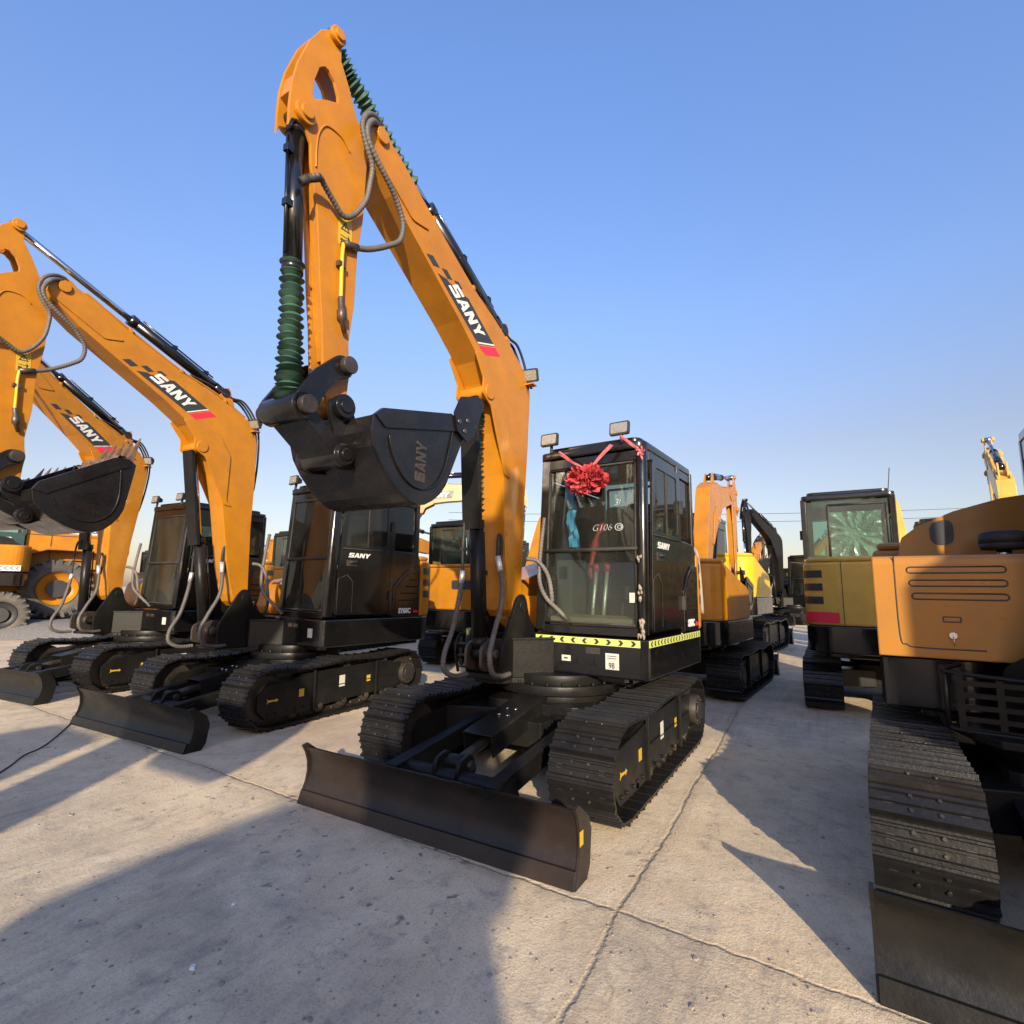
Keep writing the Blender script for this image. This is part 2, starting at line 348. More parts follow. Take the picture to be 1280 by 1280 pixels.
def frame_mb(side, detail=True):
    # one side frame with its idler, sprocket and rollers; side=+1 outer face at +y
    mb = MB(); s_ = side
    y = lambda a: s_*a
    def bx(x0, a, z0, x1, b, z1, m=0): mb.box(x0, min(y(a), y(b)), z0, x1, max(y(a), y(b)), z1, m)
    mb.prism([(-.86, .16), (-.86, .40), (-.70, .47), (.62, .47), (.80, .43), (1.02, .40), (1.10, .33), (1.10, .20), (1.0, .13), (-.7, .13)], y(.64), y(.88))
    mb.prism([(.52, .10), (.52, .46), (1.06, .42), (1.16, .34), (1.16, .20), (1.06, .10)], y(.885), y(.905))
    mb.prism([(-.40, .15), (-.40, .49), (.49, .48), (.49, .12)], y(.885), y(.9))
    mb.prism([(-.86, .18), (-.86, .44), (-.42, .47), (-.42, .16)], y(.885), y(.897))
    for x in (-.41, .505): bx(x-.012, .9, .10, x+.012, .925, .50)
    bx(-.8, .90, .30, .5, .91, .312)
    for x in (.62, .72, .82, .95, 1.04, -.2, .1, .3): mb.cyl((x, y(.9), .15), (x, y(.918), .15), .014, seg=8)
    mb.cyl((1.06, y(.66), .297), (1.06, y(.86), .297), .215, seg=28, m=1); mb.cyl((1.06, y(.85), .297), (1.06, y(.9), .297), .07, seg=16, m=1)
    mb.cyl((-.96, y(.68), .297), (-.96, y(.84), .297), .20, seg=24, m=1)
    for i in range(16):
        t = 2*math.pi*i/16; mb.box(-.03, y(.76)-.03, .18, .03, y(.76)+.03, .235, 1, Matrix.Translation((-.96, 0, .297)) @ Matrix.Rotation(t, 4, 'Y'))
    mb.cyl((-.96, y(.84), .297), (-.96, y(.95), .297), .13, seg=24, m=1); mb.cyl((-.96, y(.95), .297), (-.96, y(.965), .297), .085, seg=18, m=1)
    for i in range(8):
        t = i*math.pi/4; mb.cyl((-.96+.108*math.cos(t), y(.95), .297+.108*math.sin(t)), (-.96+.108*math.cos(t), y(.962), .297+.108*math.sin(t)), .012, seg=6, m=1)
    for x in (-.62, -.28, .06, .40, .72): mb.cyl((x, y(.66), .125), (x, y(.87), .125), .07, seg=16, m=1); mb.cyl((x, y(.87), .125), (x, y(.905), .125), .03, seg=10, m=1)
    mb.cyl((.0, y(.68), .50), (.0, y(.86), .50), .045, seg=14, m=1)
    return mb

def center_mb():
    mb = MB()
    mb.prism(rpoly([(-.52, -.42), (.52, -.42), (.52, .42), (-.52, .42)], .12), .22, .50, 'z')
    for sx in (-1, 1):
        for sy in (-1, 1):
            mb.prism([(sx*.25, sy*.2), (sx*.55, sy*.2), (sx*.72, sy*.66), (sx*.36, sy*.66)], .24, .44, 'z')
    mb.prism([(.4, -.30), (.4, .30), (.75, .22), (.75, -.22)], .24, .42, 'z')
    mb.cyl((0, 0, .495), (0, 0, .56), .46, seg=48); mb.cyl((0, 0, .55), (0, 0, .625), .50, seg=48); mb.cyl((0, 0, .62), (0, 0, .70), .44, seg=48)
    for i in range(24):
        t = 2*math.pi*i/24; mb.cyl((.475*math.cos(t), .475*math.sin(t), .62), (.475*math.cos(t), .475*math.sin(t), .645), .014, seg=6)
    return mb

def blade_mb(hw=.96, h=.335):
    # curved mouldboard, extruded across
    fr = [(1.83, 0), (1.80, .06), (1.772, .12), (1.76, .18), (1.765, .24), (1.785, .29), (1.815, h)]
    bk = [(1.795, h), (1.76, .30), (1.735, .24), (1.73, .17), (1.742, .11), (1.772, .05), (1.805, 0)]
    pf = lambda L: [(v.x, v.y) for v in smooth_path([(a, b, 0) for a, b in L], 4)]
    fr = pf(fr); bk = pf(bk)
    mb = MB(); n = 40
    rnd = random.Random(5)
    prof = fr+bk; rows = []
    for i in range(n+1):
        y = -hw+.012+(2*hw-.024)*i/n
        rows.append([(x+noise.noise(Vector((y*2, z*4, 1)))*.004, y, z+(noise.noise(Vector((y*9, 3, 5)))*.004 if z > h-.001 else 0)) for x, z in prof]+[])
    k_ = len(fr)
    mb.grid([r_[:k_] for r_ in rows], sm=True); mb.grid([r_[k_-1:]+[r_[0]] for r_ in rows], sm=True)
    for s_ in (-1, 1):
        mb.prism([(1.838, -.002), (1.81, .06), (1.785, .12), (1.775, .18), (1.78, .24), (1.80, .295), (1.83, h+.01), (1.79, h+.02), (1.67, .27), (1.64, .20), (1.66, .05), (1.70, -.002)], s_*hw, s_*(hw-.014))
    mb.prism([(1.835, -.004), (1.845, -.004), (1.82, .075), (1.805, .075)], -hw+.01, hw-.01)
    return mb

def blade_arms_mb():
    mb = MB()
    for s_ in (-1, 1):
        M = frame((.50, s_*.36, .36), (1.25, s_*.0, -.15), (0, 1, 0))
        mb.box(0, -.045, -.06, 1.15, .045, .06, 0, M)
        mb.prism([(1.35, .10), (1.735, .08), (1.725, .22), (1.45, .28)], s_*.36-.055, s_*.36+.055)
        mb.cyl((.50, s_*.36-.08, .34), (.50, s_*.36+.08, .34), .055, seg=16)
        for q in (-.07, .07): mb.prism(rpoly([(.30, .24), (.58, .26), (.58, .42), (.30, .46)], .05), s_*.36+q-.012, s_*.36+q+.012)
    mb.cyl((1.52, -.34, .235), (1.52, .34, .235), .052, seg=18)
    for q in (-.085, .085): mb.prism(rpoly([(1.36, .24), (1.58, .20), (1.56, .34), (1.42, .37)], .05), q-.014, q+.014)
    return mb

def blade_cyl_mb():
    mb = MB()
    a = Vector((.30, 0, .50)); b = Vector((1.45, 0, .30))
    M = frame(a, b-a, (0, 1, 0)); L = (b-a).length
    mb.box(-.02, -.115, .075, L*.80, .115, .085, 0, M)
    mb.box(-.02, -.115, -.06, L*.80, -.105, .075, 0, M); mb.box(-.02, .105, -.06, L*.80, .115, .075, 0, M)
    mb.cyl(a+(b-a)*.05, a+(b-a)*.7, .06, seg=18); mb.cyl(a+(b-a)*.7, b, .032, seg=14, m=1)
    mb.cyl(b+Vector((0, -.05, 0)), b+Vector((0, .05, 0)), .05, seg=16)
    mb.cyl(b+Vector((0, -.12, 0)), b+Vector((0, .12, 0)), .028, seg=12, m=1)
    for x in (.42, .52):
        for y in (-.03, .04): mb.cyl(M @ Vector((x*L, y, .085)), M @ Vector((x*L, y, .095)), .014, seg=8, m=2)
    mb.cyl(M @ Vector((.02, .115, .03)), M @ Vector((.02, .145, .03)), .03, seg=10, m=1)
    return mb

def plan(x0, x1, y0, y1, rr_=.22, rf=.06):
    return rpoly([(x1, y0), (x1, y1), (x0, y1), (x0, y0)], [rf, rf, rr_, rr_], 6)

def tail_plan(x0=-1.52, x1=-1.15, hw=.885):
    pts = [(x1, -hw), (x1, hw), (x0+.32, hw)]
    for i in range(1, 6): t = i/6*math.pi/2; pts.append((x0+.32-.26*math.sin(t), hw-.26+.26*math.cos(t)))
    pts += [(x0+.02, hw-.34), (x0, .3), (x0, -.3), (x0+.02, -hw+.34)]
    for i in range(5, 0, -1): t = i/6*math.pi/2; pts.append((x0+.32-.26*math.sin(t), -hw+.26-.26*math.cos(t)))
    pts.append((x0+.32, -hw)); return pts

CAB_Y0, CAB_Y1 = -.095, .885
def cab_front_x(z): return .225 - .075*max(0, (z-1.05))/1.5
def cab_parts(root, Hm, paint, spec, house):
    y0, y1 = CAB_Y0, CAB_Y1; zb, zt = 1.03, 2.585; xr = -1.12
    def shell():
        mb = MB()
        ft = cab_front_x(zt-.1); fb = cab_front_x(zb)
        def pil(xa, ya, xb, yb, w1, w2, z0, z1):   # leaning pillar
            mb.add([(xa-w1, ya, z0), (xa, ya, z0), (xa, ya+w2, z0), (xa-w1, ya+w2, z0), (xb-w1, yb, z1), (xb, yb, z1), (xb, yb+w2, z1), (xb-w1, yb+w2, z1)],
                   [(0, 1, 2, 3), (4, 5, 6, 7), (0, 1, 5, 4), (1, 2, 6, 5), (2, 3, 7, 6), (3, 0, 4, 7)])
        pil(fb, y0, ft, y0+.02, .075, .085, zb, zt-.08)                 # front right
        pil(fb-.02, y1-.095, ft-.02, y1-.105, .075, .075, zb, zt-.08)      # front left
        mb.cyl((fb-.02, y1-.045, zb), (ft-.02, y1-.055, zt-.09), .043, seg=14)
        pil(-.64, y1-.05, -.64, y1-.055, .07, .045, zb, zt-.08)
        pil(xr+.06, y1-.07, xr+.06, y1-.07, .06, .06, zb, zt-.08)
        pil(xr+.06, y0, xr+.06, y0, .06, .06, zb, zt-.08)
        # roof
        mb.prism(rpoly([(ft+.03, y0-.0), (ft+.03, y1-.02), (xr-.02, y1-.02), (xr-.02, y0)], [.09, .10, .08, .08], 12), zt-.10, zt-.035, 'z', sm=True)
        mb.prism(rpoly([(ft-.03, y0+.05), (ft-.03, y1-.08), (xr+.04, y1-.08), (xr+.04, y0+.05)], .09, 12), zt-.036, zt+.012, 'z', sm=True)
        mb.box(ft-.06, y0+.06, zt-.19, ft-.002, y1-.08, zt-.10)
        # front lower cross member, rear and right walls, lower left door wall
        mb.box(fb-.07, y0+.05, zb-.02, fb-.004, y1-.08, zb+.05)
        mb.box(xr+.005, y0+.055, zb, xr+.045, y1-.065, 1.70)
        mb.box(xr+.06, y0+.004, zb, fb-.075, y0+.03, 1.45)
        mb.box(xr+.06, y0+.006, 2.34, ft-.07, y0+.035, zt-.1)
        mb.box(xr+.06, y1-.05, 2.40, ft-.09, y1-.022, zt-.1)
        mb.box(xr+.06, y0+.03, zb-.01, fb-.07, y1-.06, zb+.03)
        mb.box(xr+.06, y1-.052, zb, -.70, y1-.028, 1.82)
        return mb
    cab = obj('cab', shell, [paint], root, Hm, ('cab', paint.name), .008)
    I = None
    gl = spec.get('glass', GLASS)
    def wind():
        mb = MB(); z0, zm, z1 = 1.09, 1.68, zt-.19
        for za, zb_ in ((z0, zm-.012), (zm+.012, z1)):
            xa, xb = cab_front_x(za)-.012, cab_front_x(zb_)-.012
            mb.add([(xa, y0+.085, za), (xa, y1-.09, za), (xb, y1-.10, zb_), (xb, y0+.095, zb_), (xa-.008, y0+.085, za), (xa-.008, y1-.09, za), (xb-.008, y1-.10, zb_), (xb-.008, y0+.095, zb_)],
                   [(0, 1, 2, 3), (7, 6, 5, 4), (0, 1, 5, 4), (1, 2, 6, 5), (2, 3, 7, 6), (3, 0, 4, 7)])
        return mb
    ws = obj('windshield', wind, [gl], cab, I, ('wind', gl.name))
    def wbar():
        mb = MB(); x = cab_front_x(1.68)
        mb.tube([(x+.004, y0+.07, 1.685), (x+.004, y1-.08, 1.685)], .016, 10)
        # rubber seal round the pane
        P = [(cab_front_x(1.085)-.004, y0+.088, 1.10), (cab_front_x(1.085)-.004, y1-.095, 1.10), (cab_front_x(2.38)-.004, y1-.105, 2.385), (cab_front_x(2.38)-.004, y0+.098, 2.385)]
        for i in range(4): mb.tube([P[i], P[(i+1) % 4]], .009, 6)
        return mb
    obj('window_bar', wbar, [DARKR], ws, I, 'wbar')
    def door():
        mb = MB(); xa, xb = -.635, .09
        zw = 1.80; hole = rpoly([(-.58, zw+.03), (.02, zw+.03), (-.03, 2.36), (-.58, 2.36)], .04)
        outer = rpoly([(xa, zb+.02), (xb+.04, zb+.02), (xb-.045, 2.42), (xa, 2.42)], .04)
        mb.prism(outer, y1-.022, y1, 'y', [hole])
        return mb
    dr = obj('door', door, [paint], cab, I, ('door', paint.name), .005)
    dg = spec.get('sideglass', GLASSD)
    obj('door_window', lambda: MB().prism(rpoly([(-.585, 1.825), (.025, 1.825), (-.025, 2.365), (-.585, 2.365)], .04), y1-.014, y1-.008), [dg], dr, I, ('dwin', dg.name))
    def dtrim():
        mb = MB()
        mb.box(-.30, y1-.02, 1.83, -.285, y1+.002, 2.36); mb.tube([(-.62, y1+.004, 1.80), (.06, y1+.004, 1.80)], .008, 6)
        return mb
    obj('door_trim', dtrim, [DARKR], dr, I, 'dtrim')
    def dtrim2():
        mb = MB(); mb.tube([(.10, y1+.003, 1.06), (.10, y1+.003, 1.45), (-.02, y1+.003, 1.50), (-.03, y1+.003, 1.50)], .004, 6)
        mb.tube([(-.10, y1+.003, 1.08), (-.10, y1+.003, 1.42), (-.02, y1+.003, 1.50)], .004, 6)
        return mb
    obj('door_seam', dtrim2, [DARKR], dr, I, 'dtrim2')
    for z_ in (1.2, 2.05): obj('hinge', lambda: MB().box(-.655, y1-.0, z_, -.635, y1+.03, z_+.12), [DARKR], dr, I, 'hinge%.2f' % z_)
    def handle():
        mb = MB(); mb.box(-.15, y1+.0, 1.60, .0, y1+.006, 1.67); mb.tube([(-.13, y1+.008, 1.645), (-.12, y1+.028, 1.645), (-.04, y1+.028, 1.64), (-.03, y1+.006, 1.64)], .009, 8); return mb
    obj('door_handle', handle, [DARKR], dr, I, 'dhandle')
    obj('rear_side_window', lambda: MB().prism(rpoly([(-1.05, 1.86), (-.72, 1.86), (-.72, 2.42), (-1.05, 2.42)], .05), y1-.045, y1-.038), [dg], cab, I, ('rsw', dg.name))
    obj('right_window', lambda: MB().box(-1.05, y0+.012, 1.46, .10, y0+.018, 2.33), [gl], cab, I, ('rw', gl.name))
    obj('rear_window', lambda: MB().box(-1.095, y0+.065, 1.71, -1.088, y1-.075, zt-.11), [spec.get('rearglass', gl)], cab, I, ('rrw', spec.get('rearglass', gl).name))
    def rwt():
        mb = MB(); P = [(-1.10, y0+.09, 1.76), (-1.10, y1-.30, 1.76), (-1.10, y1-.30, zt-.16), (-1.10, y0+.09, zt-.16)]
        for i in range(4): mb.tube([P[i], P[(i+1) % 4]], .014, 6)
        return mb
    obj('rear_window_frame', rwt, [DARKR], cab, I, 'rwt')
    def inner():
        mb = MB()
        mb.prism(rpoly([(-.85, .20), (-.35, .20), (-.35, .62), (-.85, .62)], .08), 1.28, 1.40, 'z')
        mb.prism(rpoly([(.20, 1.38), (.62, 1.38), (.60, 2.02), (.22, 2.02)], .08), -.92, -.80, 'x')
        mb.prism(rpoly([(.30, 2.04), (.52, 2.04), (.52, 2.22), (.30, 2.22)], .05), -.93, -.85, 'x')
        mb.box(-.75, .24, 1.05, -.45, .58, 1.28)
        mb.box(-.80, .02, 1.05, -.25, .15, 1.50); mb.box(-.80, .66, 1.05, -.25, .78, 1.50)
        for y in (.09, .72): mb.cyl((-.28, y, 1.5), (-.22, y, 1.68), .012); mb.cyl((-.22, y, 1.66), (-.20, y, 1.76), .024, seg=10)
        mb.prism([(-.02, 1.05), (.12, 1.05), (.10, 1.14), (0, 1.14)], .15, .70)
        return mb
    obj('seat', inner, [SEAT], cab, I, 'inner', .01)
    def levers():
        mb = MB()
        for y in (.33, .43): mb.tube([(.02, y, 1.10), (-.02, y, 1.30), (-.05, y+.01, 1.52)], .017, 10, rf=None); mb.cyl((-.05, y+.01, 1.52), (-.055, y+.01, 1.60), .026, seg=10, m=1)
        return mb
    obj('travel_lever', levers, [SILVER, REDC if spec.get('hero') else DARKR], cab, I, ('lev', bool(spec.get('hero'))))
    return cab

def lamp_mb(w_=.15, h=.10, d=.07):
    mb = MB()
    mb.prism(rpoly([(-w_/2, -h/2), (w_/2, -h/2), (w_/2, h/2), (-w_/2, h/2)], .015), -.005, .02, 'x')
    mb.add([(-.005, -w_/2+.01, -h/2+.01), (-.005, w_/2-.01, -h/2+.01), (-.005, w_/2-.01, h/2-.01), (-.005, -w_/2+.01, h/2-.01), (-d, -w_/4, -h/5), (-d, w_/4, -h/5), (-d, w_/4, h/5), (-d, -w_/4, h/5)],
           [(0, 1, 5, 4), (1, 2, 6, 5), (2, 3, 7, 6), (3, 0, 4, 7), (4, 5, 6, 7)])
    mb.box(-.04, -.008, -h/2-.05, -.015, .008, -h/2+.02); return mb
def lens_mb(w_=.15, h=.10):
    mb = MB(); mb.prism(rpoly([(-w_/2+.012, -h/2+.012), (w_/2-.012, -h/2+.012), (w_/2-.012, h/2-.012), (-w_/2+.012, h/2-.012)], .012), .0205, .024, 'x')
    mb.cyl((.024, 0, 0), (.027, 0, 0), h*.33, seg=16); return mb
def lamp(parent, M, key='lamp', name='work_light'):
    l = obj(name, lamp_mb, [DARKR], parent, M, key, .003); obj('lens', lens_mb, [LAMPG], l, None, key+'lens'); return l

def cylinder(root, M, a, b, rb, rr2, frac, y, name='hydraulic_cylinder', bellows=None, barrel_at_a=True, paint=BLACK, bell_r=.06):
    a = Vector((a.x, y, a.z)); b = Vector((b.x, y, b.z))
    if not barrel_at_a: a, b = b, a
    mb = MB(); m = a+(b-a)*frac
    mb.cyl(a+(b-a)*.03, m, rb, seg=22); mb.cyl(m-(b-a).normalized()*.05, m+(b-a).normalized()*.012, rb*1.12, seg=22)
    mb.cyl(a+(b-a)*.02, a+(b-a)*.06, rb*1.06, seg=22)
    for p, r_ in ((a, rb*1.0),): mb.cyl(p+Vector((0, -rb*1.0, 0)), p+Vector((0, rb*1.0, 0)), r_, seg=18)
    d = (b-a).normalized(); n = Vector((-d.z, 0, d.x))
    q = a+(b-a)*(frac*.92); mb.tube([a+(b-a)*.09-n*(-rb*1.25)+Vector((0, .02, 0)), q+n*rb*1.25+Vector((0, .02, 0))], .009, 8)
    for t in (.25, .6): mb.box(-.02, -.02, -.02, .02, .02, .02, 0, Matrix.Translation(a+(b-a)*frac*t+n*rb*1.1+Vector((0, .02, 0))))
    o = obj(name, mb, [paint], root, M)
    rod = MB(); rod.cyl(m, b, rr2, seg=18); rod.cyl(b+Vector((0, -.055, 0)), b+Vector((0, .055, 0)), rr2*1.7, seg=18)
    obj('rod', rod, [CHROME], o)
    if bellows:
        t0, t1, n_ = bellows; mb = MB(); p0 = a+(b-a)*t0; p1 = a+(b-a)*t1; path = []; rad = []
        for i in range(n_*2+1):
            t = i/(n_*2); tt = t if t < .7 else .7+(t-.7)*(1.0)
            sq = 1-(1-t)**1.5 if bell_r < .06 else 1-(1-t)**1.55
            path.append(p0.lerp(p1, sq)+Vector((math.sin(i*.7)*.003, math.cos(i*.5)*.003, 0))); rad.append((bell_r*(1.15+.25*t) if i % 2 else bell_r*(.60+.2*t))*(1+.10*math.sin(i*2.4)*math.cos(i*.83)))
        mb.tube(path, .05, 22, rf=lambda i: rad[i], cap=False); mb.s = [False]*len(mb.s); obj('bellows', mb, [GREEN], o)
    return o

def excavator(loc, heading, label, rot=0., yaw=.05, ba=0., aa=0., bka=0., dx=0., dy=0., body=ORANGE, cabp=BLACK, side=BLACK, skirt=BLACK, hero=0, group=None, scale=1,
              boom_paint=ORANGE, blade=BLADEK, decal=True, boom=True, spec=None, name='excavator', teeth_up=False, buck=True, cabin=True, lod=0, tail_red=False, hood='std', cshift=0):
    spec = dict(spec or {}); spec['hero'] = hero
    root = empty(name, loc, heading, scale); tag(root, label, 'excavator', group)
    I4 = Matrix.Identity(4); Hm = Matrix.Rotation(rot, 4, 'Z')
    for s_ in (1, -1):
        t = obj('track', lambda s_=s_: track_mb(y0=.56 if s_ > 0 else -.96, y1=.96 if s_ > 0 else -.56), [STEEL, PINB, DECALK], root, I4, ('track', s_))
        fr = obj('track_frame', lambda s_=s_: frame_mb(s_), [BLACKD, PINB], root, I4, ('frame', s_), .004)
        if not lod:
            st = MB(); y = s_*.906
            st.prism([(.93, .272), (.96, .29), (.955, .279), (1.04, .283), (1.06, .295), (1.05, .272), (1.06, .25), (1.04, .264), (.955, .265), (.96, .254)], y, y+s_*.002)
            obj('arrow_decal', st, [YSTICK], fr)
            for bx_ in ((.63, .26, .69, .335), (-.32, .28, -.26, .35)):
                st = MB(); st.box(bx_[0], y, bx_[1], bx_[2], y+s_*.002, bx_[3]); ws_ = obj('warning_sticker', st, [YSTICK], fr)
            st = MB(); st.box(.08, y, .28, .16, y+s_*.002, .40); obj('label_sticker', st, [CREAM], fr)
    obj('centre_frame', center_mb, [BLACKD], root, I4, 'center', .01)
    bl = obj('dozer_blade', lambda: blade_mb(), [blade], root, I4, ('blade', blade.name))
    if hero:
        st = MB(); st.box(1.745, .9605, .17, 1.785, .962, .235); obj('warning_sticker', st, [YSTICK], bl)
    obj('blade_arm', blade_arms_mb, [BLACKD], root, I4, 'barms', .006)
    obj('blade_cylinder', blade_cyl_mb, [BLACKD, PINB, CHROME], root, I4, 'bcyl', .004)
    # ---- upper structure
    def skirt_mb():
        mb = MB()
        P = [(.25, -.12), (.25, .885), (-1.20, .885), (-1.36, .82), (-1.47, .68), (-1.52, .3), (-1.52, -.3), (-1.47, -.68), (-1.36, -.82), (-1.20, -.885), (.20, -.885), (.20, -.50), (.10, -.12)]
        mb.prism(rpoly(P, [.03, .06]+[.05]*8+[.04, .04, .0], 3), .70, 1.0, 'z')
        mb.prism(rpoly([(.12, -.70), (.12, .70), (-1.35, .70), (-1.35, -.70)], .1), .64, .70, 'z')
        return mb
    house = obj('platform', skirt_mb, [skirt], root, Hm, ('skirt', skirt.name), .015)
    def nose():   # swing-post carrier box in front of the cab
        mb = MB()
        mb.prism([(.25, -.60), (.25, .12), (.50, -.14), (.62, -.20), (.62, -.42), (.5, -.5)], .62, .66, 'z')
        mb.prism([(.25, .10), (.52, -.16), (.52, -.20), (.25, -.10)], .66, .96, 'z')
        mb.prism([(.25, .115), (.53, -.155), (.53, -.19), (.49, -.20), (.25, .05)], .955, .975, 'z')
        return mb
    obj('swing_post_carrier', nose, [BLACKD], root, Hm, 'nose', .006)
    if not lod:
        mb = MB()
        mb.tube(smooth_path([(.20, -.88, .95), (.26, -.9, .93), (.30, -.9, .80), (.28, -.88, .62)], 6), .014, 8)
        mb.tube(smooth_path([(.20, -.42, .95), (.30, -.42, .93), (.33, -.42, .80), (.28, -.42, .62)], 6), .014, 8)
        for z in (.66, .76, .86): mb.box(.24, -.88, z, .30, -.44, z+.012)
        for i in range(6):
            for z in (.68, .78, .88): mb.box(.285, -.86+i*.07, z, .30, -.82+i*.07, z+.05)
        obj('step', mb, [BLACKD], root, Hm)
    def tail():
        mb = MB(); zt = 1.78
        slots = []
        P = tail_plan()
        mb.prism(P, 1.003, zt-.06, 'z')
        sc = [((x+1.3)*.96-1.3, y*.965) for x, y in P]
        mb.prism(sc, zt-.06, zt, 'z')
        # engine hood over the right half
        mb.prism(rpoly([(-1.16, -.86), (-.62, -.86), (-.62, -.11), (-1.16, -.11)], .05), 1.5, 1.70, 'z') if False else None
        return mb
    tl = obj('counterweight', tail, [body], root, Hm, ('tail', body.name), .03)
    def slots_mb():
        mb = MB()
        for z in (1.14, 1.27, 1.40, 1.53):
            mb.prism([(-1.44, z), (-1.25, z), (-1.25, z+.07), (-1.46, z+.07)], .8855, .889)
            M = Matrix.Rotation(0, 4, 'Z')
            mb.box(-1.53, .34, z, -1.50, .34, z)
        return mb
    def slots2(zz):
        mb = MB()
        P = tail_plan(); Q = [p for p in P if p[1] > .60]
        for z in (zz,):
            seq = [(x-.0, y) for x, y in Q[1:]]
            for (xa, ya), (xb, yb) in zip(seq, seq[1:]):
                n = Vector((-(yb-ya), xb-xa, 0)).normalized()
                if n.dot(Vector((xa+1.2, ya, 0))) < 0: n = -n
                n = n*.003
                mb.add([(xa+n.x, ya+n.y, z), (xb+n.x, yb+n.y, z), (xb+n.x, yb+n.y, z+.085), (xa+n.x, ya+n.y, z+.085), (xa, ya, z), (xb, yb, z), (xb, yb, z+.085), (xa, ya, z+.085)], [(0, 1, 2, 3), (0, 1, 5, 4), (2, 3, 7, 6)])
        return mb
    for z_ in (1.24, 1.39, 1.54): obj('vent_slot', lambda: slots2(z_), [DECALK], tl, None, 'slots%.2f' % z_)
    if tail_red:
        mb = MB(); P = [p for p in tail_plan() if p[1] > .30][1:]
        P2 = [((x+1.25)*1.012-1.25, y*1.006) for x, y in P]
        mb.grid([[(x, y, 1.03) for x, y in P2], [(x, y, 1.15) for x, y in P2]], sm=False); obj('red_stripe', mb, [RED], tl)
    def tdetail():
        mb = MB(); x = -1.524
        mb.box(x+.006, .50, 1.01, x+.010, .508, 1.72); mb.box(x, -.5, 1.10, x+.004, .30, 1.107) if False else None
        return mb
    obj('tail_panel_line', tdetail, [DECALK], tl, None, 'tdet')
    obj('badge_recess', lambda: MB().prism(rpoly([(-.42, 1.35), (.02, 1.35), (.02, 1.50), (-.42, 1.50)], .03), -1.526, -1.514, 'x'), [DECALK], tl, None, 'tdet2')
    def sidep():
        mb = MB()
        mb.prism(rpoly([(-1.15, 1.005), (-.70, 1.005), (-.70, 1.815), (-1.08, 1.80), (-1.15, 1.74)], [0, 0, .02, .05, .05]), .80, .872)
        mb.prism([(-1.148, 1.01), (-.70, 1.01), (-.70, 1.36), (-.82, 1.50), (-.96, 1.60), (-1.148, 1.60)], .872, .886)
        return mb
    sp = obj('side_cover', sidep, [side], root, Hm, ('sidep', side.name), .006)
    if not lod:
        mb = MB()
        for i, (xa, xb) in enumerate(((-.79, -1.10), (-.83, -1.10), (-.90, -1.10), (-.96, -1.08))):
            mb.prism([(xa, 1.20+i*.085), (xb, 1.20+i*.085), (xb, 1.216+i*.085), (xa-.01, 1.216+i*.085)], .886, .893)
        mb.tube([(-.74, .887, 1.12), (-.74, .887, 1.34), (-.86, .887, 1.48), (-.98, .887, 1.55), (-1.12, .887, 1.55), (-1.12, .887, 1.15), (-.76, .887, 1.12)], .005, 6)
        obj('vent_rib', mb, [BLACKD], sp)
        mb = MB(); tm = text_mb('SY60C', .085, 0, .0015, .004, .85); place_mb(mb, tm, frame((-.90, .888, 1.075), (-1, 0, 0), (0, 0, 1)))
        obj('model_lettering', mb, [WHITE], sp)
        mb = MB(); place_mb(mb, text_mb('Pro', .05, .3, .0015, .002), frame((-1.08, .888, 1.065), (-1, 0, 0), (0, 0, 1))); obj('red_lettering', mb, [RED], sp)
    # right-hand hood
    def hoodm():
        mb = MB()
        if hood == 'big':
            mb.prism(rpoly([(-1.15, 1.003), (.30, 1.003), (.30, 1.585), (-1.15, 1.60)], [0, .01, .05, 0]), -.885, .10)
        else:
            mb.prism(rpoly([(-1.15, 1.003), (.02, 1.003), (.08, 1.10), (.02, 1.42), (-.30, 1.48), (-1.15, 1.70)], [0, .03, .03, .12, .1, 0]), -.88, -.48)
            mb.box(-1.15, -.48, 1.003, -.2, -.12, 1.30); mb.box(-1.15, -.12, 1.003, -1.13, .78, 1.5)
        return mb
    hd = obj('engine_hood', hoodm, [body], root, Hm, ('hood', body.name, hood), .05 if hood == 'big' else .025)
    if cabin:
        cab = cab_parts(root, Hm @ Matrix.Translation((0, cshift, 0)), cabp, spec, house)
        if not lod:
            mb = MB(); sany(mb, frame((-.02, .887, 1.70), (-1, 0, 0), (0, 0, 1)), .052, .068, .1, .002, .35)
            obj('door_lettering', mb, [WHITE], cab)
            for y in (.03, .68): lamp(cab, Matrix.Translation((.205, y, 2.655)) @ Matrix.Rotation(-.1, 4, 'Y') @ Matrix.Scale(1.12, 4))
    # ---- boom, arm, bucket
    if not boom: return root
    PM = Hm @ Matrix.Translation((.45+dx, -.20+dy, 0)) @ Matrix.Rotation(yaw, 4, 'Z')
    yc = -.12
    def post():
        mb = MB()
        tri = rpoly([(-.42, .70), (.20, .70), (.22, .90), (.02, 1.22), (-.02, 1.29), (-.09, 1.33), (-.16, 1.29), (-.22, 1.10), (-.42, .98)], [.02, .02, .1, .05, .05, .05, .05, .12, .05])
        for y in (.03, -.30): mb.prism(tri, y, y+.03)
        mb.box(-.28, -.30, .66, .22, .06, .70)
        mb.prism([(-.28, .70), (-.1, .70), (-.1, 1.0), (-.28, .98)], -.27, .03)
        mb.cyl((-.1, -.31, 1.225), (-.1, .07, 1.225), .05, seg=18)
        return mb
    sw = obj('swing_post', post, [BLACKD], root, PM, 'post', .006)
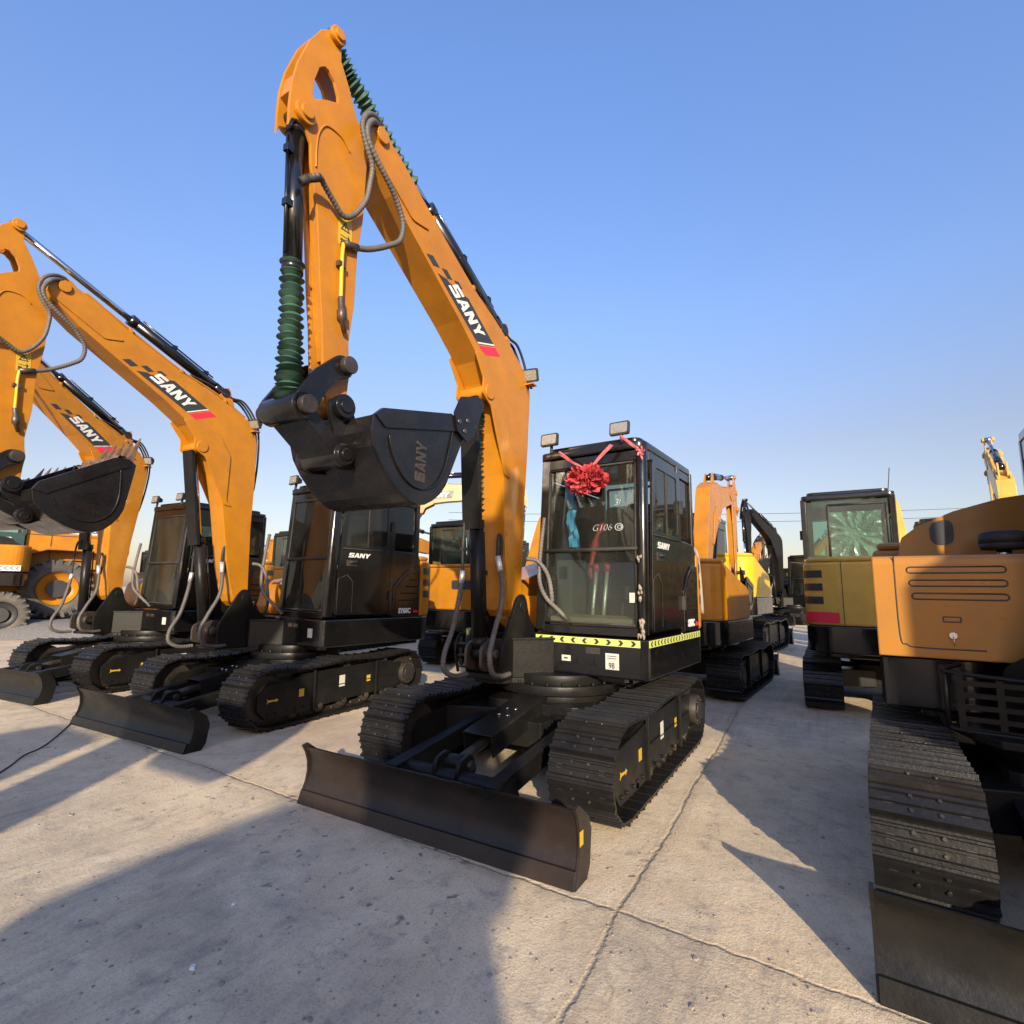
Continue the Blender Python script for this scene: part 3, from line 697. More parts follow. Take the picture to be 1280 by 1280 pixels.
    def post2():
        mb = MB()
        for y in (-.20, -.06): mb.prism(rpoly([(.08, .70), (.34, .74), (.34, .92), (.20, .98), (.08, .96)], .05), y-.012, y+.012)
        mb.cyl((.235, -.25, .86), (.235, .0, .86), .052, seg=18); mb.cyl((.235, .0, .86), (.235, .025, .86), .035, seg=14)
        mb.box(.05, -.25, .66, .10, .05, .96)
        return mb
    obj('cylinder_bracket', post2, [PIN], sw, None, 'post2', .004)
    Bm = PM @ about(FOOT, ba)
    t2 = about(FOOT, ba) @ TIP
    Am = PM @ Matrix.Translation(t2) @ Ry(aa) @ Matrix.Translation(-TIP)
    Amp = Matrix.Translation(t2) @ Ry(aa) @ Matrix.Translation(-TIP)
    def boom_mb():
        mb = MB(); mb.prism(BOOM, -.24, 0)
        mb.prism(rpoly([(1.60, 4.23), (1.72, 4.30), (1.80, 4.2), (1.76, 4.08), (1.35, 3.83), (1.18, 3.86)], .03), .0005, .012)
        mb.prism(rpoly([(1.60, 4.23), (1.72, 4.30), (1.80, 4.2), (1.76, 4.08), (1.35, 3.83), (1.18, 3.86)], .03), -.252, -.2405)
        for y in (.002, -.256):      # gusset plates around the boom-cylinder pin
            mb.prism(rpoly([(.60, 3.20), (.50, 3.235), (.18, 3.08), (.06, 2.86), (.11, 2.35), (.05, 2.28), (.14, 2.30), (.28, 2.62), (.36, 2.82), (.49, 2.90), (.48, 3.02)], .02), y, y+.014)
        mb.cyl((.40, -.27, 2.93), (.40, .03, 2.93), .062, seg=20); mb.cyl((-.1, -.25, 1.225), (-.1, .01, 1.225), .085, seg=20)
        mb.cyl((TIP.x-.02, -.275, TIP.z+.01), (TIP.x-.02, .035, TIP.z+.01), .05, seg=20)
        # service pipes along the back of the boom
        for y in (-.03, -.20): mb.tube(smooth_path([(1.50, y, 4.235), (1.163, y, 4.035), (.628, y, 3.745), (.208, y, 3.575), (-.15, y, 3.37)], 5), .013, 8)
        mb.box(1.10, -.22, 3.97, 1.13, 0, 4.02); mb.box(.60, -.22, 3.69, .63, 0, 3.745); mb.box(.1, -.22, 3.48, .13, 0, 3.53)
        for y in (-.06, -.18): mb.prism([(.20, 3.53), (.05, 3.70), (.02, 3.66), (-.05, 3.40)], y-.012, y+.012)
        return mb
    bo = obj('boom', boom_mb, [boom_paint], root, Bm, ('boom', boom_paint.name), .009)
    # boom decal
    if decal:
        o2 = Vector((1.07, 0, 3.60)); e1 = Vector((-.85, 0, -.526)); e2 = Vector((-.526, 0, .85))
        DM = frame((o2.x, .0005, o2.z), e1, e2)
        mb = MB(); sh = .85; T = .19
        q = lambda s0, s1, t0, t1: [(s0+t0*sh, t0), (s1+t0*sh, t0), (s1+t1*sh, t1), (s0+t1*sh, t1)]
        z1 = .0025
        mb.prism([(.0, .0), (.60, 0), (.60+T*sh, T), (.16+T*sh, T), (.13+.7*T*sh, .7*T), (.09+.66*T*sh, .66*T), (.06+.36*T*sh, .36*T), (.03+.33*T*sh, .33*T)], 0, z1, 'z', M=DM)
        mb.prism(q(-.15, -.06, .0, .055), 0, z1, 'z', M=DM); mb.prism(q(-.06, .02, .075, .12), 0, z1, 'z', M=DM); mb.prism(q(.02, .08, .14, .18), 0, z1, 'z', M=DM)
        d = obj('boom_decal', mb, [DECALK], bo)
        mb = MB(); DM2 = frame((o2.x, .0032, o2.z), e1, e2) @ Matrix.Translation((.12, .035, 0)); sany(mb, DM2, .115, .105, .10, .002, .5)
        mb.prism(q(.5, .515, -.035, T-.035), 0, .002, 'z', M=DM2)
        obj('lettering', mb, [WHITE], d)
        mb = MB(); mb.prism(q(.625, .71, 0, T), 0, z1, 'z', M=DM); obj('red_stripe', mb, [RED], d)
        if not lod and False: pass
    # light on the boom
    if not lod:
        lamp(bo, Matrix.Translation((-.24, .02, 3.30)) @ Matrix.Rotation(R(12), 4, 'Z') @ Matrix.Rotation(.35, 4, 'Y') @ Matrix.Scale(1.2, 4), 'lamp')
        mb = MB(); mb.box(-.28, -.02, 3.20, -.20, .08, 3.212); mb.prism([(-.27, 3.20), (-.22, 3.20), (-.24, 3.12)], -.01, .0); obj('light_bracket', mb, [boom_paint], bo)
        mb = MB()
        for y in (-.05, -.10, -.15):
            mb.tube(smooth_path([(.50, y, 3.72), (.30, y, 3.68), (.02, y, 3.58), (-.15, y, 3.56), (-.30, y, 3.38), (-.35, y, 3.15), (-.33, y, 2.8), (-.28, y, 2.5)], 6), .012, 8)
        obj('hose', mb, [DARKR], bo)
    ear = .17
    def arm_mb():
        mb = MB(); y1 = -.035; y0 = -.16
        mb.prism(ARM, y1-.02, y1, 'y', [HOLE]); mb.prism(ARM, y0, y0+.02, 'y', [HOLE])
        box = [(2.04, 3.82), (1.97, 4.02), (1.86, 4.0), (1.80, 3.9), (1.765, 3.6), (1.79, 3.35), (1.79, 3.0), (1.815, 2.75), (1.83, 2.62), (1.93, 2.62), (1.975, 2.85), (2.03, 3.3), (2.06, 3.5), (2.08, 3.6)]
        mb.prism(box, y0+.021, y1-.021)
        for (x, z, r_) in ((2.03, 4.60, .052), (2.205, 3.93, .062), (TIP.x, TIP.z, .07)):
            for yy in (y1, y0-.03): mb.cyl((x, yy, z), (x, yy+.03, z), r_, seg=20)
            mb.cyl((x, y0-.045, z), (x, y1+.045, z), r_*.62, seg=16)
        mb.cyl((HINGE.x, y0-.01, HINGE.z+.01), (HINGE.x, y1+.01, HINGE.z+.01), .06, seg=18)
        mb.box(2.10, y0+.02, 4.42, 2.16, y1-.02, 4.46)
        mb.prism([(2.262, 4.15), (2.285, 4.02), (2.24, 4.0), (2.22, 4.12)], y0+.02, y1-.02)
        # weld bead round the boss plate
        mb.tube(smooth_path([(2.105, y1+.004, 3.68), (2.11, y1+.004, 3.80), (2.10, y1+.004, 3.90), (2.06, y1+.004, 3.98), (1.99, y1+.004, 4.0), (1.93, y1+.004, 3.99), (1.88, y1+.004, 3.95)], 6), .006, 6)
        return mb
    ar = obj('arm', arm_mb, [boom_paint], root, Am, ('arm', boom_paint.name), .007)
    if not lod:
        mb = MB(); y = -.01
        mb.tube(smooth_path([(1.90, y, 3.33), (1.905, y, 3.25), (1.90, y, 3.10), (1.895, y, 2.95)], 5), .012, 8)
        obj('arm_pipe', mb, [YELLOW], ar)
        mb = MB(); mb.box(1.88, -.03, 3.18, 1.93, .0, 3.21); obj('pipe_clamp', mb, [PIN], ar)
        mb = MB(); mb.tube([(1.897, y, 3.0), (1.895, y, 2.99), (1.885, y, 2.93), (1.884, y, 2.92), (1.88, y, 2.87), (1.879, y, 2.86), (1.855, y, 2.80)], .02, 8, rf=lambda i: (.014, .019, .019, .027, .027, .014, .014)[i]); obj('pipe_fitting', mb, [PIN], ar)
        mb = MB(); M = frame((1.875, -.034, 3.42), (-.93, 0, .05), (.05, 0, 1)); mb.box(-.05, -.09, 0, .05, .09, .0015, 0, M)
        stk = obj('warning_sticker', mb, [YSTICK], ar)
        mb = MB(); mb.prism([(-.035, .01), (.035, .01), (0, .07)], .0016, .0025, 'z', [[(-.022, .018), (.022, .018), (0, .055)]], 0, M); mb.box(-.003, .024, .0016, .003, .045, .0025, 0, M)
        mb.box(-.035, -.03, .0016, .03, -.025, .0025, 0, M); mb.prism([(.02, -.05), (.035, -.0275), (.02, -.005)], .0016, .0025, 'z', M=M); mb.box(-.035, -.06, .0016, -.01, -.045, .0025, 0, M)
        obj('warning_symbol', mb, [DECALK], stk)
        def hoses():
            mb = MB(); k = .035
            rib_tube(mb, [(2.187, .02, 3.526), (2.14, .05, 3.56), (2.09, .03, 3.555), (2.005, .01, 3.52), (1.94, .0, 3.49), (1.891, .0, 3.50), (1.83, .0, 3.57), (1.78, .02, 3.68), (1.765, .03, 3.80), (1.775, .05, 3.90), (1.84, .06, 3.99), (1.875, .06, 4.09), (1.84, .05, 4.20), (1.76, .03, 4.27), (1.68, 0, 4.29)], .017)
            rib_tube(mb, [(1.70, .0, 4.27), (1.79, .05, 4.20), (1.845, .07, 4.10), (1.83, .07, 4.02), (1.761, .07, 3.95), (1.653, .07, 3.87), (1.56, .06, 3.80), (1.49, .05, 3.70), (1.50, .04, 3.58), (1.58, .02, 3.50), (1.66, .0, 3.44), (1.741, -.01, 3.39), (1.857, -.01, 3.34), (1.90, -.01, 3.33)], .019)
            return mb
        ah = obj('arm_hose', hoses, [HOSE], ar, None, 'ahose')
        for k_, (pa, pb, rr1) in enumerate((((2.215, .0, 3.49), (2.187, .02, 3.526), .024), ((2.187, .02, 3.526), (2.13, .048, 3.562), .023), ((1.80, -.01, 3.362), (1.905, -.01, 3.328), .023))):
            obj('hose_fitting', MB().cyl(pa, pb, rr1, seg=8), [DARKR if k_ < 2 else PIN], ah, None, 'hfit%d' % k_)
    # cylinders (in the arm / boom plane)
    aL = lambda p: Amp @ p
    Bl = about(FOOT, ba)
    c1 = cylinder(root, PM, CFOOT, Bl @ CTOP, .058, .032, .50, yc-.02, 'boom_cylinder', (.53, .93, 26) if hero else None, True, BLACKD, .062)
    # guard over the rod of the boom cylinder
    cf = CFOOT.copy(); ct = Bl @ CTOP; dv = (ct-cf).normalized()
    Mg = frame((cf.x, yc-.02, cf.z), dv, (0, 1, 0)); L = (ct-cf).length
    mb = MB(); n0 = .065
    mb.box(L*.47, -.085, -n0-.012, L*.985, .085, -n0-.002, 0, Mg); mb.box(L*.47, .075, -n0-.002, L*.985, .085, -n0+.025, 0, Mg); mb.box(L*.47, -.085, -n0-.002, L*.985, -.075, -n0+.025, 0, Mg)
    obj('cylinder_guard', mb, [BLACKD], c1, None, None, .003)
    cylinder(root, PM, aL(CROSS), aL(APIN), .050, .03, .54, -.098, 'bucket_cylinder', (.50, .97, 25) if hero else None, False, BLACK, .055) if buck else None
    cylinder(root, PM, Bl @ BCYL, aL(ATOP), .055, .032, .52, -.10, 'arm_cylinder', (.60, .97, 22) if hero else None, True, BLACK, .05)
    if not lod:
        mb = MB()
        rib_tube(mb, [(.18, -.02, 1.62), (.19, .03, 1.45), (.22, .05, 1.25), (.34, .07, 1.05), (.42, .08, .88), (.38, .08, .74), (.24, .07, .70), (.10, .06, .70)], .021, .026)
        rib_tube(mb, [(.40, -.20, 1.50), (.41, -.22, 1.30), (.46, -.24, 1.05), (.55, -.24, .88), (.55, -.24, .76), (.45, -.22, .70), (.3, -.2, .70)], .021, .026)
        h = obj('lower_hose', mb, [HOSE], sw)
        mb = MB(); mb.cyl((.18, -.02, 1.62), (.187, .015, 1.50), .024, seg=10); mb.cyl((.40, -.20, 1.50), (.405, -.21, 1.40), .022, seg=10); obj('hose_fitting', mb, [SILVER], h)
        mb = MB(); mb.tube(smooth_path([(.18, -.02, 1.60), (.175, -.02, 1.75), (.15, -.02, 1.80), (.12, -.02, 1.72), (.13, -.03, 1.5)], 5), .014, 8); obj('elbow_pipe', mb, [DARKR], h)
        mb = MB(); mb.tube(smooth_path([(.40, -.20, 1.49), (.395, -.21, 1.60), (.385, -.21, 1.85), (.375, -.19, 1.95), (.355, -.15, 1.97)], 5), .012, 8); mb.box(.30, -.225, 1.66, .41, -.195, 1.685); obj('cylinder_pipe', mb, [DARKR], h)
        mb = MB()
        rib_tube(mb, [(-.16, .05, 1.62), (-.20, .14, 1.60), (-.22, .22, 1.50), (-.22, .26, 1.36), (-.25, .25, 1.22), (-.30, .18, 1.12), (-.34, .10, 1.06)], .02, .03)
        rib_tube(mb, [(-.27, .17, 1.98), (-.24, .15, 1.7), (-.22, .15, 1.45), (-.20, .22, 1.30), (-.22, .32, 1.20), (-.26, .42, 1.10), (-.30, .46, 1.04)], .02, .03)
        obj('cab_side_hose', mb, [HOSE], sw)
    if not buck: return root
    # linkage
    def link_mb():
        mb = MB()
        for y in (.0, -.27):
            mb.prism(rpoly([(1.80, 2.60), (1.84, 2.645), (1.91, 2.64), (2.06, 2.50), (2.175, 2.32), (2.17, 2.24), (2.11, 2.22), (2.04, 2.27), (1.98, 2.40), (1.90, 2.50), (1.82, 2.53)], .03), y, y+.03)
        for p in (CROSS, ALINK): mb.cyl((p.x, -.30, p.z), (p.x, .06, p.z), .036, seg=16, m=1); mb.cyl((p.x, .03, p.z), (p.x, .075, p.z), .05, seg=18, m=1); mb.cyl((p.x, -.315, p.z), (p.x, -.27, p.z), .05, seg=18, m=1)
        return mb
    obj('guide_link', link_mb, [BUCKET, PINB], root, Am, 'glink', .005)
    bp = about(HINGE, bka) @ BPIN
    d = (bp-CROSS); ml = MB(); Mx = frame((CROSS.x, 0, CROSS.z), d, (0, 1, 0)); L = d.length
    ml.prism(rpoly([(-.06, -.25), (L+.05, -.25), (L+.05, .02), (-.06, .02)], .02), -.045, .045, 'z', M=Mx)
    ml.cyl((CROSS.x, -.26, CROSS.z), (CROSS.x, .03, CROSS.z), .075, seg=18); ml.cyl((bp.x, -.26, bp.z), (bp.x, .03, bp.z), .065, seg=18)
    obj('bucket_link', ml, [BUCKET], root, Am, None, .006)
    Km = Am @ about(HINGE, bka)
    bw0, bw1 = -.47, .22
    def bucket_mb():
        mb = MB()
        for y in (bw0, bw1-.02): mb.prism(BUCK, y, y+.02)
        # curved shell: floor and back follow the side outline
        sh_ = BUCK[4:]+[BUCK[0]]
        inn = []
        n = len(sh_)
        for i, (x, z) in enumerate(sh_):
            a = Vector(sh_[max(i-1, 0)]); b = Vector(sh_[min(i+1, n-1)]); t = (b-a).normalized(); nn = Vector((t.y, -t.x)); c = Vector((1.42, 2.25))-Vector((x, z))
            if nn.dot(c) < 0: nn = -nn
            inn.append((x+nn.x*.02, z+nn.y*.02))
        outl = [(x-.0, z) for x, z in sh_]
        rows = [[(x, bw0+.02, z) for x, z in outl+inn[::-1]+outl[:1]], [(x, bw1-.02, z) for x, z in outl+inn[::-1]+outl[:1]]]
        mb.grid(rows, sm=False)
        # side rim strip and edge band
        for y0_, y1_ in ((bw1+.0005, bw1+.012), (bw0-.012, bw0-.0005)):
            mb.prism([(1.813, 2.292), (1.756, 2.343), (1.15, 2.489), (1.03, 2.46), (1.06, 2.385), (1.13, 2.375), (1.73, 2.235)], y0_, y1_)
            # raised weld bead
            P = [(1.70, y1_-.004, 2.20), (1.66, y1_-.004, 2.09), (1.57, y1_-.004, 1.99), (1.47, y1_-.004, 1.945), (1.36, y1_-.004, 1.955), (1.27, y1_-.004, 2.01), (1.20, y1_-.004, 2.12), (1.16, y1_-.004, 2.25), (1.13, y1_-.004, 2.37)]
            mb.tube(smooth_path(P, 5), .007, 6)
        for y in (-.26, -.01):      # hinge ears
            mb.prism(rpoly([(1.80, 2.40), (1.86, 2.42), (1.93, 2.38), (1.93, 2.30), (1.89, 2.20), (1.90, 2.10), (1.88, 2.02), (1.81, 2.00), (1.72, 2.02), (1.60, 1.90), (1.66, 2.2), (1.74, 2.3)], .03), y-.015, y+.015)
        mb.prism([(1.72, 2.32), (1.86, 2.30), (1.84, 2.2), (1.74, 2.2)], -.20, -.07)
        for q in (.02, -.29): mb.cyl((HINGE.x, q-.02, HINGE.z), (HINGE.x, q+.03, HINGE.z), .068, seg=20); mb.cyl((BPIN.x, q-.02, BPIN.z), (BPIN.x, q+.03, BPIN.z), .058, seg=20)
        mb.cyl((HINGE.x, -.31, HINGE.z), (HINGE.x, .06, HINGE.z), .04, seg=16); mb.cyl((BPIN.x, -.31, BPIN.z), (BPIN.x, .06, BPIN.z), .034, seg=16)
        return mb
    bk = obj('bucket', bucket_mb, [BUCKET], root, Km, 'bucket', .004)
    for y0_ in ((bw1+.013, bw0-.028) if hero else ()):
        mb = MB(); mb.prism(rpoly([(1.14, 2.50), (1.07, 2.63), (.86, 2.69), (.80, 2.66), (.93, 2.37), (1.0, 2.33), (1.10, 2.38)], .012), y0_, y0_+.015)
        cc = obj('side_cutter', mb, [BUCKET], bk, None, None, .003)
        mb = MB()
        for x, z in ((1.09, 2.45), (1.0, 2.48), (1.03, 2.40)): mb.cyl((x, y0_-.006, z), (x, y0_+.024, z), .016, seg=8)
        obj('bolt', mb, [PIN], cc)
    for i in range(5):
        y = bw0+.06+i*(bw1-bw0-.12)/4
        mb = MB(); mb.add([(1.06, y-.035, 2.33), (1.06, y+.035, 2.33), (.99, y+.035, 2.43), (1.06, y+.035, 2.44), (1.06, y-.035, 2.44), (.99, y-.035, 2.43), (.90-.04*(not hero), y-.012, 2.60+.06*(not hero)), (.90-.04*(not hero), y+.012, 2.60+.06*(not hero)), (1.0, y+.03, 2.36), (1.0, y-.03, 2.36)],
                          [(0, 1, 3, 4), (0, 9, 8, 1), (9, 5, 2, 8), (4, 3, 7, 6), (5, 6, 7, 2), (4, 6, 5), (3, 2, 7), (0, 4, 5, 9), (1, 8, 2, 3)])
        obj('tooth', mb, [BUCKET if hero else RUST], bk)
    if not lod and not hero:
        mb = MB(); rn = random.Random(6); rows = []
        for i in range(12):
            rows.append([(1.22-.025*i+.02*noise.noise(Vector((i*.9, j*.7, 2))), bw0+.03+(bw1-bw0-.06)*j/22, 2.44+.05*noise.noise(Vector((i*.5, j*.45, 0)))+.06*math.sin(math.pi*i/11)+.03*noise.noise(Vector((i*1.7, j*1.3, 5)))) for j in range(23)])
        mb.grid(rows, sm=False); obj('caked_dirt', mb, [RUST], bk)
    if not lod:
        mb = MB(); sany(mb, frame((1.385, bw1+.0005, 1.985), (-.03, 0, 1), (1, 0, .03)), .085, .056, .1, .004, 0); obj('raised_lettering', mb, [PIN if hero else BUCKET], bk)
    return root

# ------------------------------------------------------------------ ground
def ground_mat():
    m = bpy.data.materials.new('concrete'); m.use_nodes = True; n = m.node_tree.nodes; l = m.node_tree.links; b = n['Principled BSDF']
    g = n.new('ShaderNodeNewGeometry'); pos = g.outputs['Position']
    def no(sc, det=8, ro=.65, dist=0, vec=None):
        t = n.new('ShaderNodeTexNoise'); t.inputs['Scale'].default_value = sc; t.inputs['Detail'].default_value = det; t.inputs['Roughness'].default_value = ro; t.inputs['Distortion'].default_value = dist
        l.new(vec or pos, t.inputs['Vector']); return t.outputs['Fac']
    def mr(src, a, b_, c=0, d=1):
        r = n.new('ShaderNodeMapRange'); r.inputs[1].default_value = a; r.inputs[2].default_value = b_; r.inputs[3].default_value = c; r.inputs[4].default_value = d; l.new(src, r.inputs[0]); return r.outputs[0]
    def ma(op, a, b_=None):
        r = n.new('ShaderNodeMath'); r.operation = op
        for i, v in enumerate((a, b_)):
            if v is None: continue
            if isinstance(v, (int, float)): r.inputs[i].default_value = v
            else: l.new(v, r.inputs[i])
        return r.outputs[0]
    def mix(f, c1, c2, bt='MIX'):
        x = n.new('ShaderNodeMix'); x.data_type = 'RGBA'; x.blend_type = bt
        if isinstance(f, float): x.inputs[0].default_value = f
        else: l.new(f, x.inputs[0])
        for i, c in ((6, c1), (7, c2)):
            if isinstance(c, tuple): x.inputs[i].default_value = (*c, 1)
            else: l.new(c, x.inputs[i])
        return x.outputs[2]
    c = mix(mr(no(.55, 9, .6, .6), .36, .66), (.68, .52, .325), (.45, .36, .25))
    c = mix(mr(no(2.6, 10, .7, .4), .42, .72), c, (.73, .59, .40))
    c = mix(ma('MULTIPLY', mr(no(7, 10, .75, .2), .52, .70), .7), c, (.22, .19, .165))
    c = mix(ma('MULTIPLY', mr(no(24, 8, .8, .1), .56, .68), .55), c, (.17, .15, .13))
    c = mix(ma('MULTIPLY', mr(no(1.1, 7, .7, 1.2), .56, .70), .5), c, (.30, .26, .22))
    c = mix(ma('MULTIPLY', mr(no(.32, 4, .5, .4), .56, .68), .45), c, (.44, .28, .18))     # rusty sand patches
    c = mix(ma('MULTIPLY', mr(no(90, 3, .6), .52, .66), .35), c, (.14, .12, .10))
    c = mix(ma('MULTIPLY', mr(no(140, 2, .6), .60, .70), .5), c, (.58, .53, .47))
    for rz_, amt in ((.03, .5), (1.45, .3)):      # tracked-in dirt along the driving directions
        mp_ = n.new('ShaderNodeMapping'); mp_.inputs['Rotation'].default_value = (0, 0, rz_); mp_.inputs['Scale'].default_value = (.35, 5.5, 1); l.new(pos, mp_.inputs[0])
        c = mix(ma('MULTIPLY', ma('MULTIPLY', mr(no(1.0, 9, .72, .3, mp_.outputs[0]), .50, .66), mr(no(.45, 3, .5), .45, .6)), amt), c, (.24, .20, .165))
    sp = n.new('ShaderNodeSeparateXYZ'); l.new(pos, sp.inputs[0]); X, Y = sp.outputs[0], sp.outputs[1]
    wob = ma('MULTIPLY', ma('SUBTRACT', no(1.2, 9, .65), .5), .10)
    wob2 = ma('MULTIPLY', ma('SUBTRACT', no(9, 5, .7), .5), .05)
    def line(coord, slope, other, off, wid, per=None):
        d = ma('ADD', ma('SUBTRACT', coord, ma('MULTIPLY', other, slope)), ma('ADD', wob, wob2)); d = ma('SUBTRACT', d, off)
        if per: d = ma('SUBTRACT', ma('PINGPONG', d, per/2), 0)
        d = ma('ABSOLUTE', d); return d
    d1 = line(Y, JS1, X, JO1, .012, 9.0); d2 = line(X, JS2, Y, JO2, .012, 8.0)
    d = ma('MINIMUM', d1, d2)
    crack = mr(d, .003, .014, 1, 0)
    band = mr(ma('ADD', d, ma('MULTIPLY', ma('SUBTRACT', no(22, 6, .7), .5), .09)), .01, .07, 1, 0)
    c = mix(ma('MULTIPLY', band, .25), c, (.17, .125, .09))
    c = mix(ma('MULTIPLY', ma('MULTIPLY', crack, mr(no(1.3, 4, .6), .42, .66, .0, 1)), .42), c, (.06, .048, .04))
    # hairline cracks
    vo = n.new('ShaderNodeTexVoronoi'); vo.feature = 'DISTANCE_TO_EDGE'; vo.inputs['Scale'].default_value = .42
    wv = n.new('ShaderNodeVectorMath'); wv.operation = 'ADD'; nn = n.new('ShaderNodeTexNoise'); nn.inputs['Scale'].default_value = 2.3; nn.inputs['Detail'].default_value = 9; l.new(pos, nn.inputs['Vector'])
    l.new(pos, wv.inputs[0]); l.new(nn.outputs['Color'], wv.inputs[1]); l.new(wv.outputs[0], vo.inputs['Vector'])
    hair = ma('MULTIPLY', mr(vo.outputs['Distance'], .0, .006, 1, 0), mr(no(.5, 3, .5), .5, .6))
    c = mix(ma('MULTIPLY', hair, .25), c, (.09, .075, .06))
    # oil drips
    spots = None
    for sc, lo, hi, gate in ((3.3, .05, .11, .50), (9.0, .10, .18, .52), (1.1, .06, .20, .56)):
        v = n.new('ShaderNodeTexVoronoi'); v.inputs['Scale'].default_value = sc; v.inputs['Randomness'].default_value = 1
        w2 = n.new('ShaderNodeVectorMath'); w2.operation = 'MULTIPLY_ADD'; w2.inputs[1].default_value = (.12, .12, .12); nz = n.new('ShaderNodeTexNoise'); nz.inputs['Scale'].default_value = 14; l.new(pos, nz.inputs['Vector'])
        l.new(nz.outputs['Color'], w2.inputs[0]); l.new(pos, w2.inputs[2]); l.new(w2.outputs[0], v.inputs['Vector'])
        f = ma('MULTIPLY', mr(v.outputs['Distance'], lo, hi, 1, 0), mr(no(.7 if sc > 2 else .35, 3, .5), gate, gate+.05))
        spots = f if spots is None else ma('MAXIMUM', spots, f)
    c = mix(ma('MULTIPLY', spots, .7), c, (.06, .05, .043))
    l.new(c, b.inputs['Base Color']); b.inputs['Roughness'].default_value = .85; b.inputs['Specular IOR Level'].default_value = .3
    l.new(mr(spots, 0, 1, .88, .45), b.inputs['Roughness'])
    h = ma('ADD', ma('MULTIPLY', no(5, 8, .7), .45), ma('MULTIPLY', no(75, 4, .7), .20)); h = ma('ADD', h, ma('MULTIPLY', no(34, 8, .75), .18)); h = ma('SUBTRACT', h, ma('MULTIPLY', crack, .5)); h = ma('SUBTRACT', h, ma('MULTIPLY', band, .15))
    bp = n.new('ShaderNodeBump'); bp.inputs['Strength'].default_value = .55; bp.inputs['Distance'].default_value = .03; l.new(h, bp.inputs['Height']); l.new(bp.outputs[0], b.inputs['Normal'])
    return m
JS1, JO1, JS2, JO2 = .03, 1.125, .035, 1.84
gm = MB(); gm.box(-400, -400, -.5, 400, 400, 0)
tag(obj('ground', gm, [ground_mat()]), 'pale dusty concrete yard slab with cracked joints and oil spots', None, None, 'structure')

# ------------------------------------------------------------------ the machines
A = excavator((0, 0, 0), 0, 'black and orange excavator with green bellows and red rosette, its bucket raised', rot=-.063, hero=1, blade=BLADE, group='excavators parked in the front row')
Bx = excavator((-.118, -3.557, 0), .032, 'black and orange excavator with its boom lowered, second from the left in the front row', rot=-.144, yaw=.155, ba=-.092, aa=-.011, bka=-.30, dx=.234, dy=-.037, group='excavators parked in the front row')
Cx = excavator((-.115, -6.841, 0), .092, 'black and orange excavator farthest left in the front row behind the raised bucket', rot=-.054, yaw=.19, ba=.049, aa=0, bka=-.2, dx=.138, group='excavators parked in the front row')
Hx = excavator((.14, 3.175, 0), -.07, 'bronze excavator cut off by the right edge, large side box over black track', body=BRONZE, side=BRONZE, blade=BLADEK, hood='big', yaw=.75, dy=.35, cshift=.17, ba=-.1, boom_paint=BRONZE, decal=False, lod=1, group='excavators parked in the front row')
back = 'excavators parked in the second row'
Dx = excavator((-4.25, .17, 0), math.pi-.07, 'orange excavator behind the black cab, boom bent over and blade raised behind its track', rot=-.03, body=ORANGE, side=ORANGE, dy=.26, ba=-.36, aa=0, group=back, lod=1, bka=0)
Gx = excavator((-4.3, 2.68, 0), math.pi, 'gold excavator seen from behind with crumpled film in its rear window and red stripe', body=GOLD, side=GOLD, boom_paint=GOLD, ba=-.72, group=back, lod=1, decal=False, tail_red=True, spec=dict(glass=GLASSG, sideglass=GLASSG))

# second row further left and a third row
for k, (x, y, h, lab, bp_, ba) in enumerate([
        (-4.6, -3.45, math.pi, 'orange excavator seen from behind between the black cab and the upright boom', ORANGE, -.62),
        (-4.5, -7.9, math.pi+.04, 'orange excavator seen from behind through the gap left of the middle black cab', ORANGE, -.65),
        (-4.5, -11.2, math.pi-.03, 'orange excavator seen from behind, right of the far left boom foot', ORANGE, -.65)]):
    excavator((x, y, 0), h, lab, body=bp_, side=ORANGE, boom_paint=ORANGE, ba=ba, group=back, lod=1, spec=dict(glass=GLASSG))
E_ = polar(13.6, 902)
excavator((E_.x, E_.y, 0), math.pi-.1, 'bright yellow excavator tail behind the bent orange boom', body=YELLOW, side=YELLOW, skirt=BLACK, boom_paint=YELLOW, boom=False, scale=1.25, lod=1, decal=False, group='excavators in the far rows')
F_ = polar(25, 990)
excavator((F_.x, F_.y, 0), -.48, 'far black excavator with black upright boom and arm by the horizon', body=BLACK, boom_paint=BLACKD, scale=1.2, lod=1, decal=False, group='excavators in the far rows', ba=-.02, aa=.03)
P_ = polar(7.6, 1262)
excavator((P_.x-1.6, P_.y+.1, 0), math.pi-.2, 'gold excavator whose boom shows above the bronze hood by the right edge', body=GOLD, side=GOLD, boom_paint=GOLD, ba=-.02, lod=1, decal=False, group='excavators in the far rows')
S_ = polar(20, 436)
Sx = excavator((S_.x, S_.y, 0), 2.104, 'orange excavator far behind, its level boom in the gap beside the upright boom', ba=-.50, scale=1.7, lod=1, group='excavators in the far rows')
boS = [c for c in Sx.children if c.name.split('.')[0] == 'boom'][0]
dmb = MB(); DS = frame((.36, -.2405, 3.18), (.85, 0, .526), (-.526, 0, .85)); dmb.prism([(0, 0), (.60, 0), (.66, .17), (.06, .17)], 0, .0025, 'z', M=DS); dS = obj('boom_decal', dmb, [DECALK], boS)
dmb = MB(); sany(dmb, DS @ Matrix.Translation((.08, .03, .003)), .11, .10, .1, .002, .3); obj('lettering', dmb, [WHITE], dS)
dmb = MB(); dmb.prism([(-.10, 0), (-.01, 0), (.05, .17), (-.04, .17)], 0, .0025, 'z', M=DS); obj('red_stripe', dmb, [RED], dS)
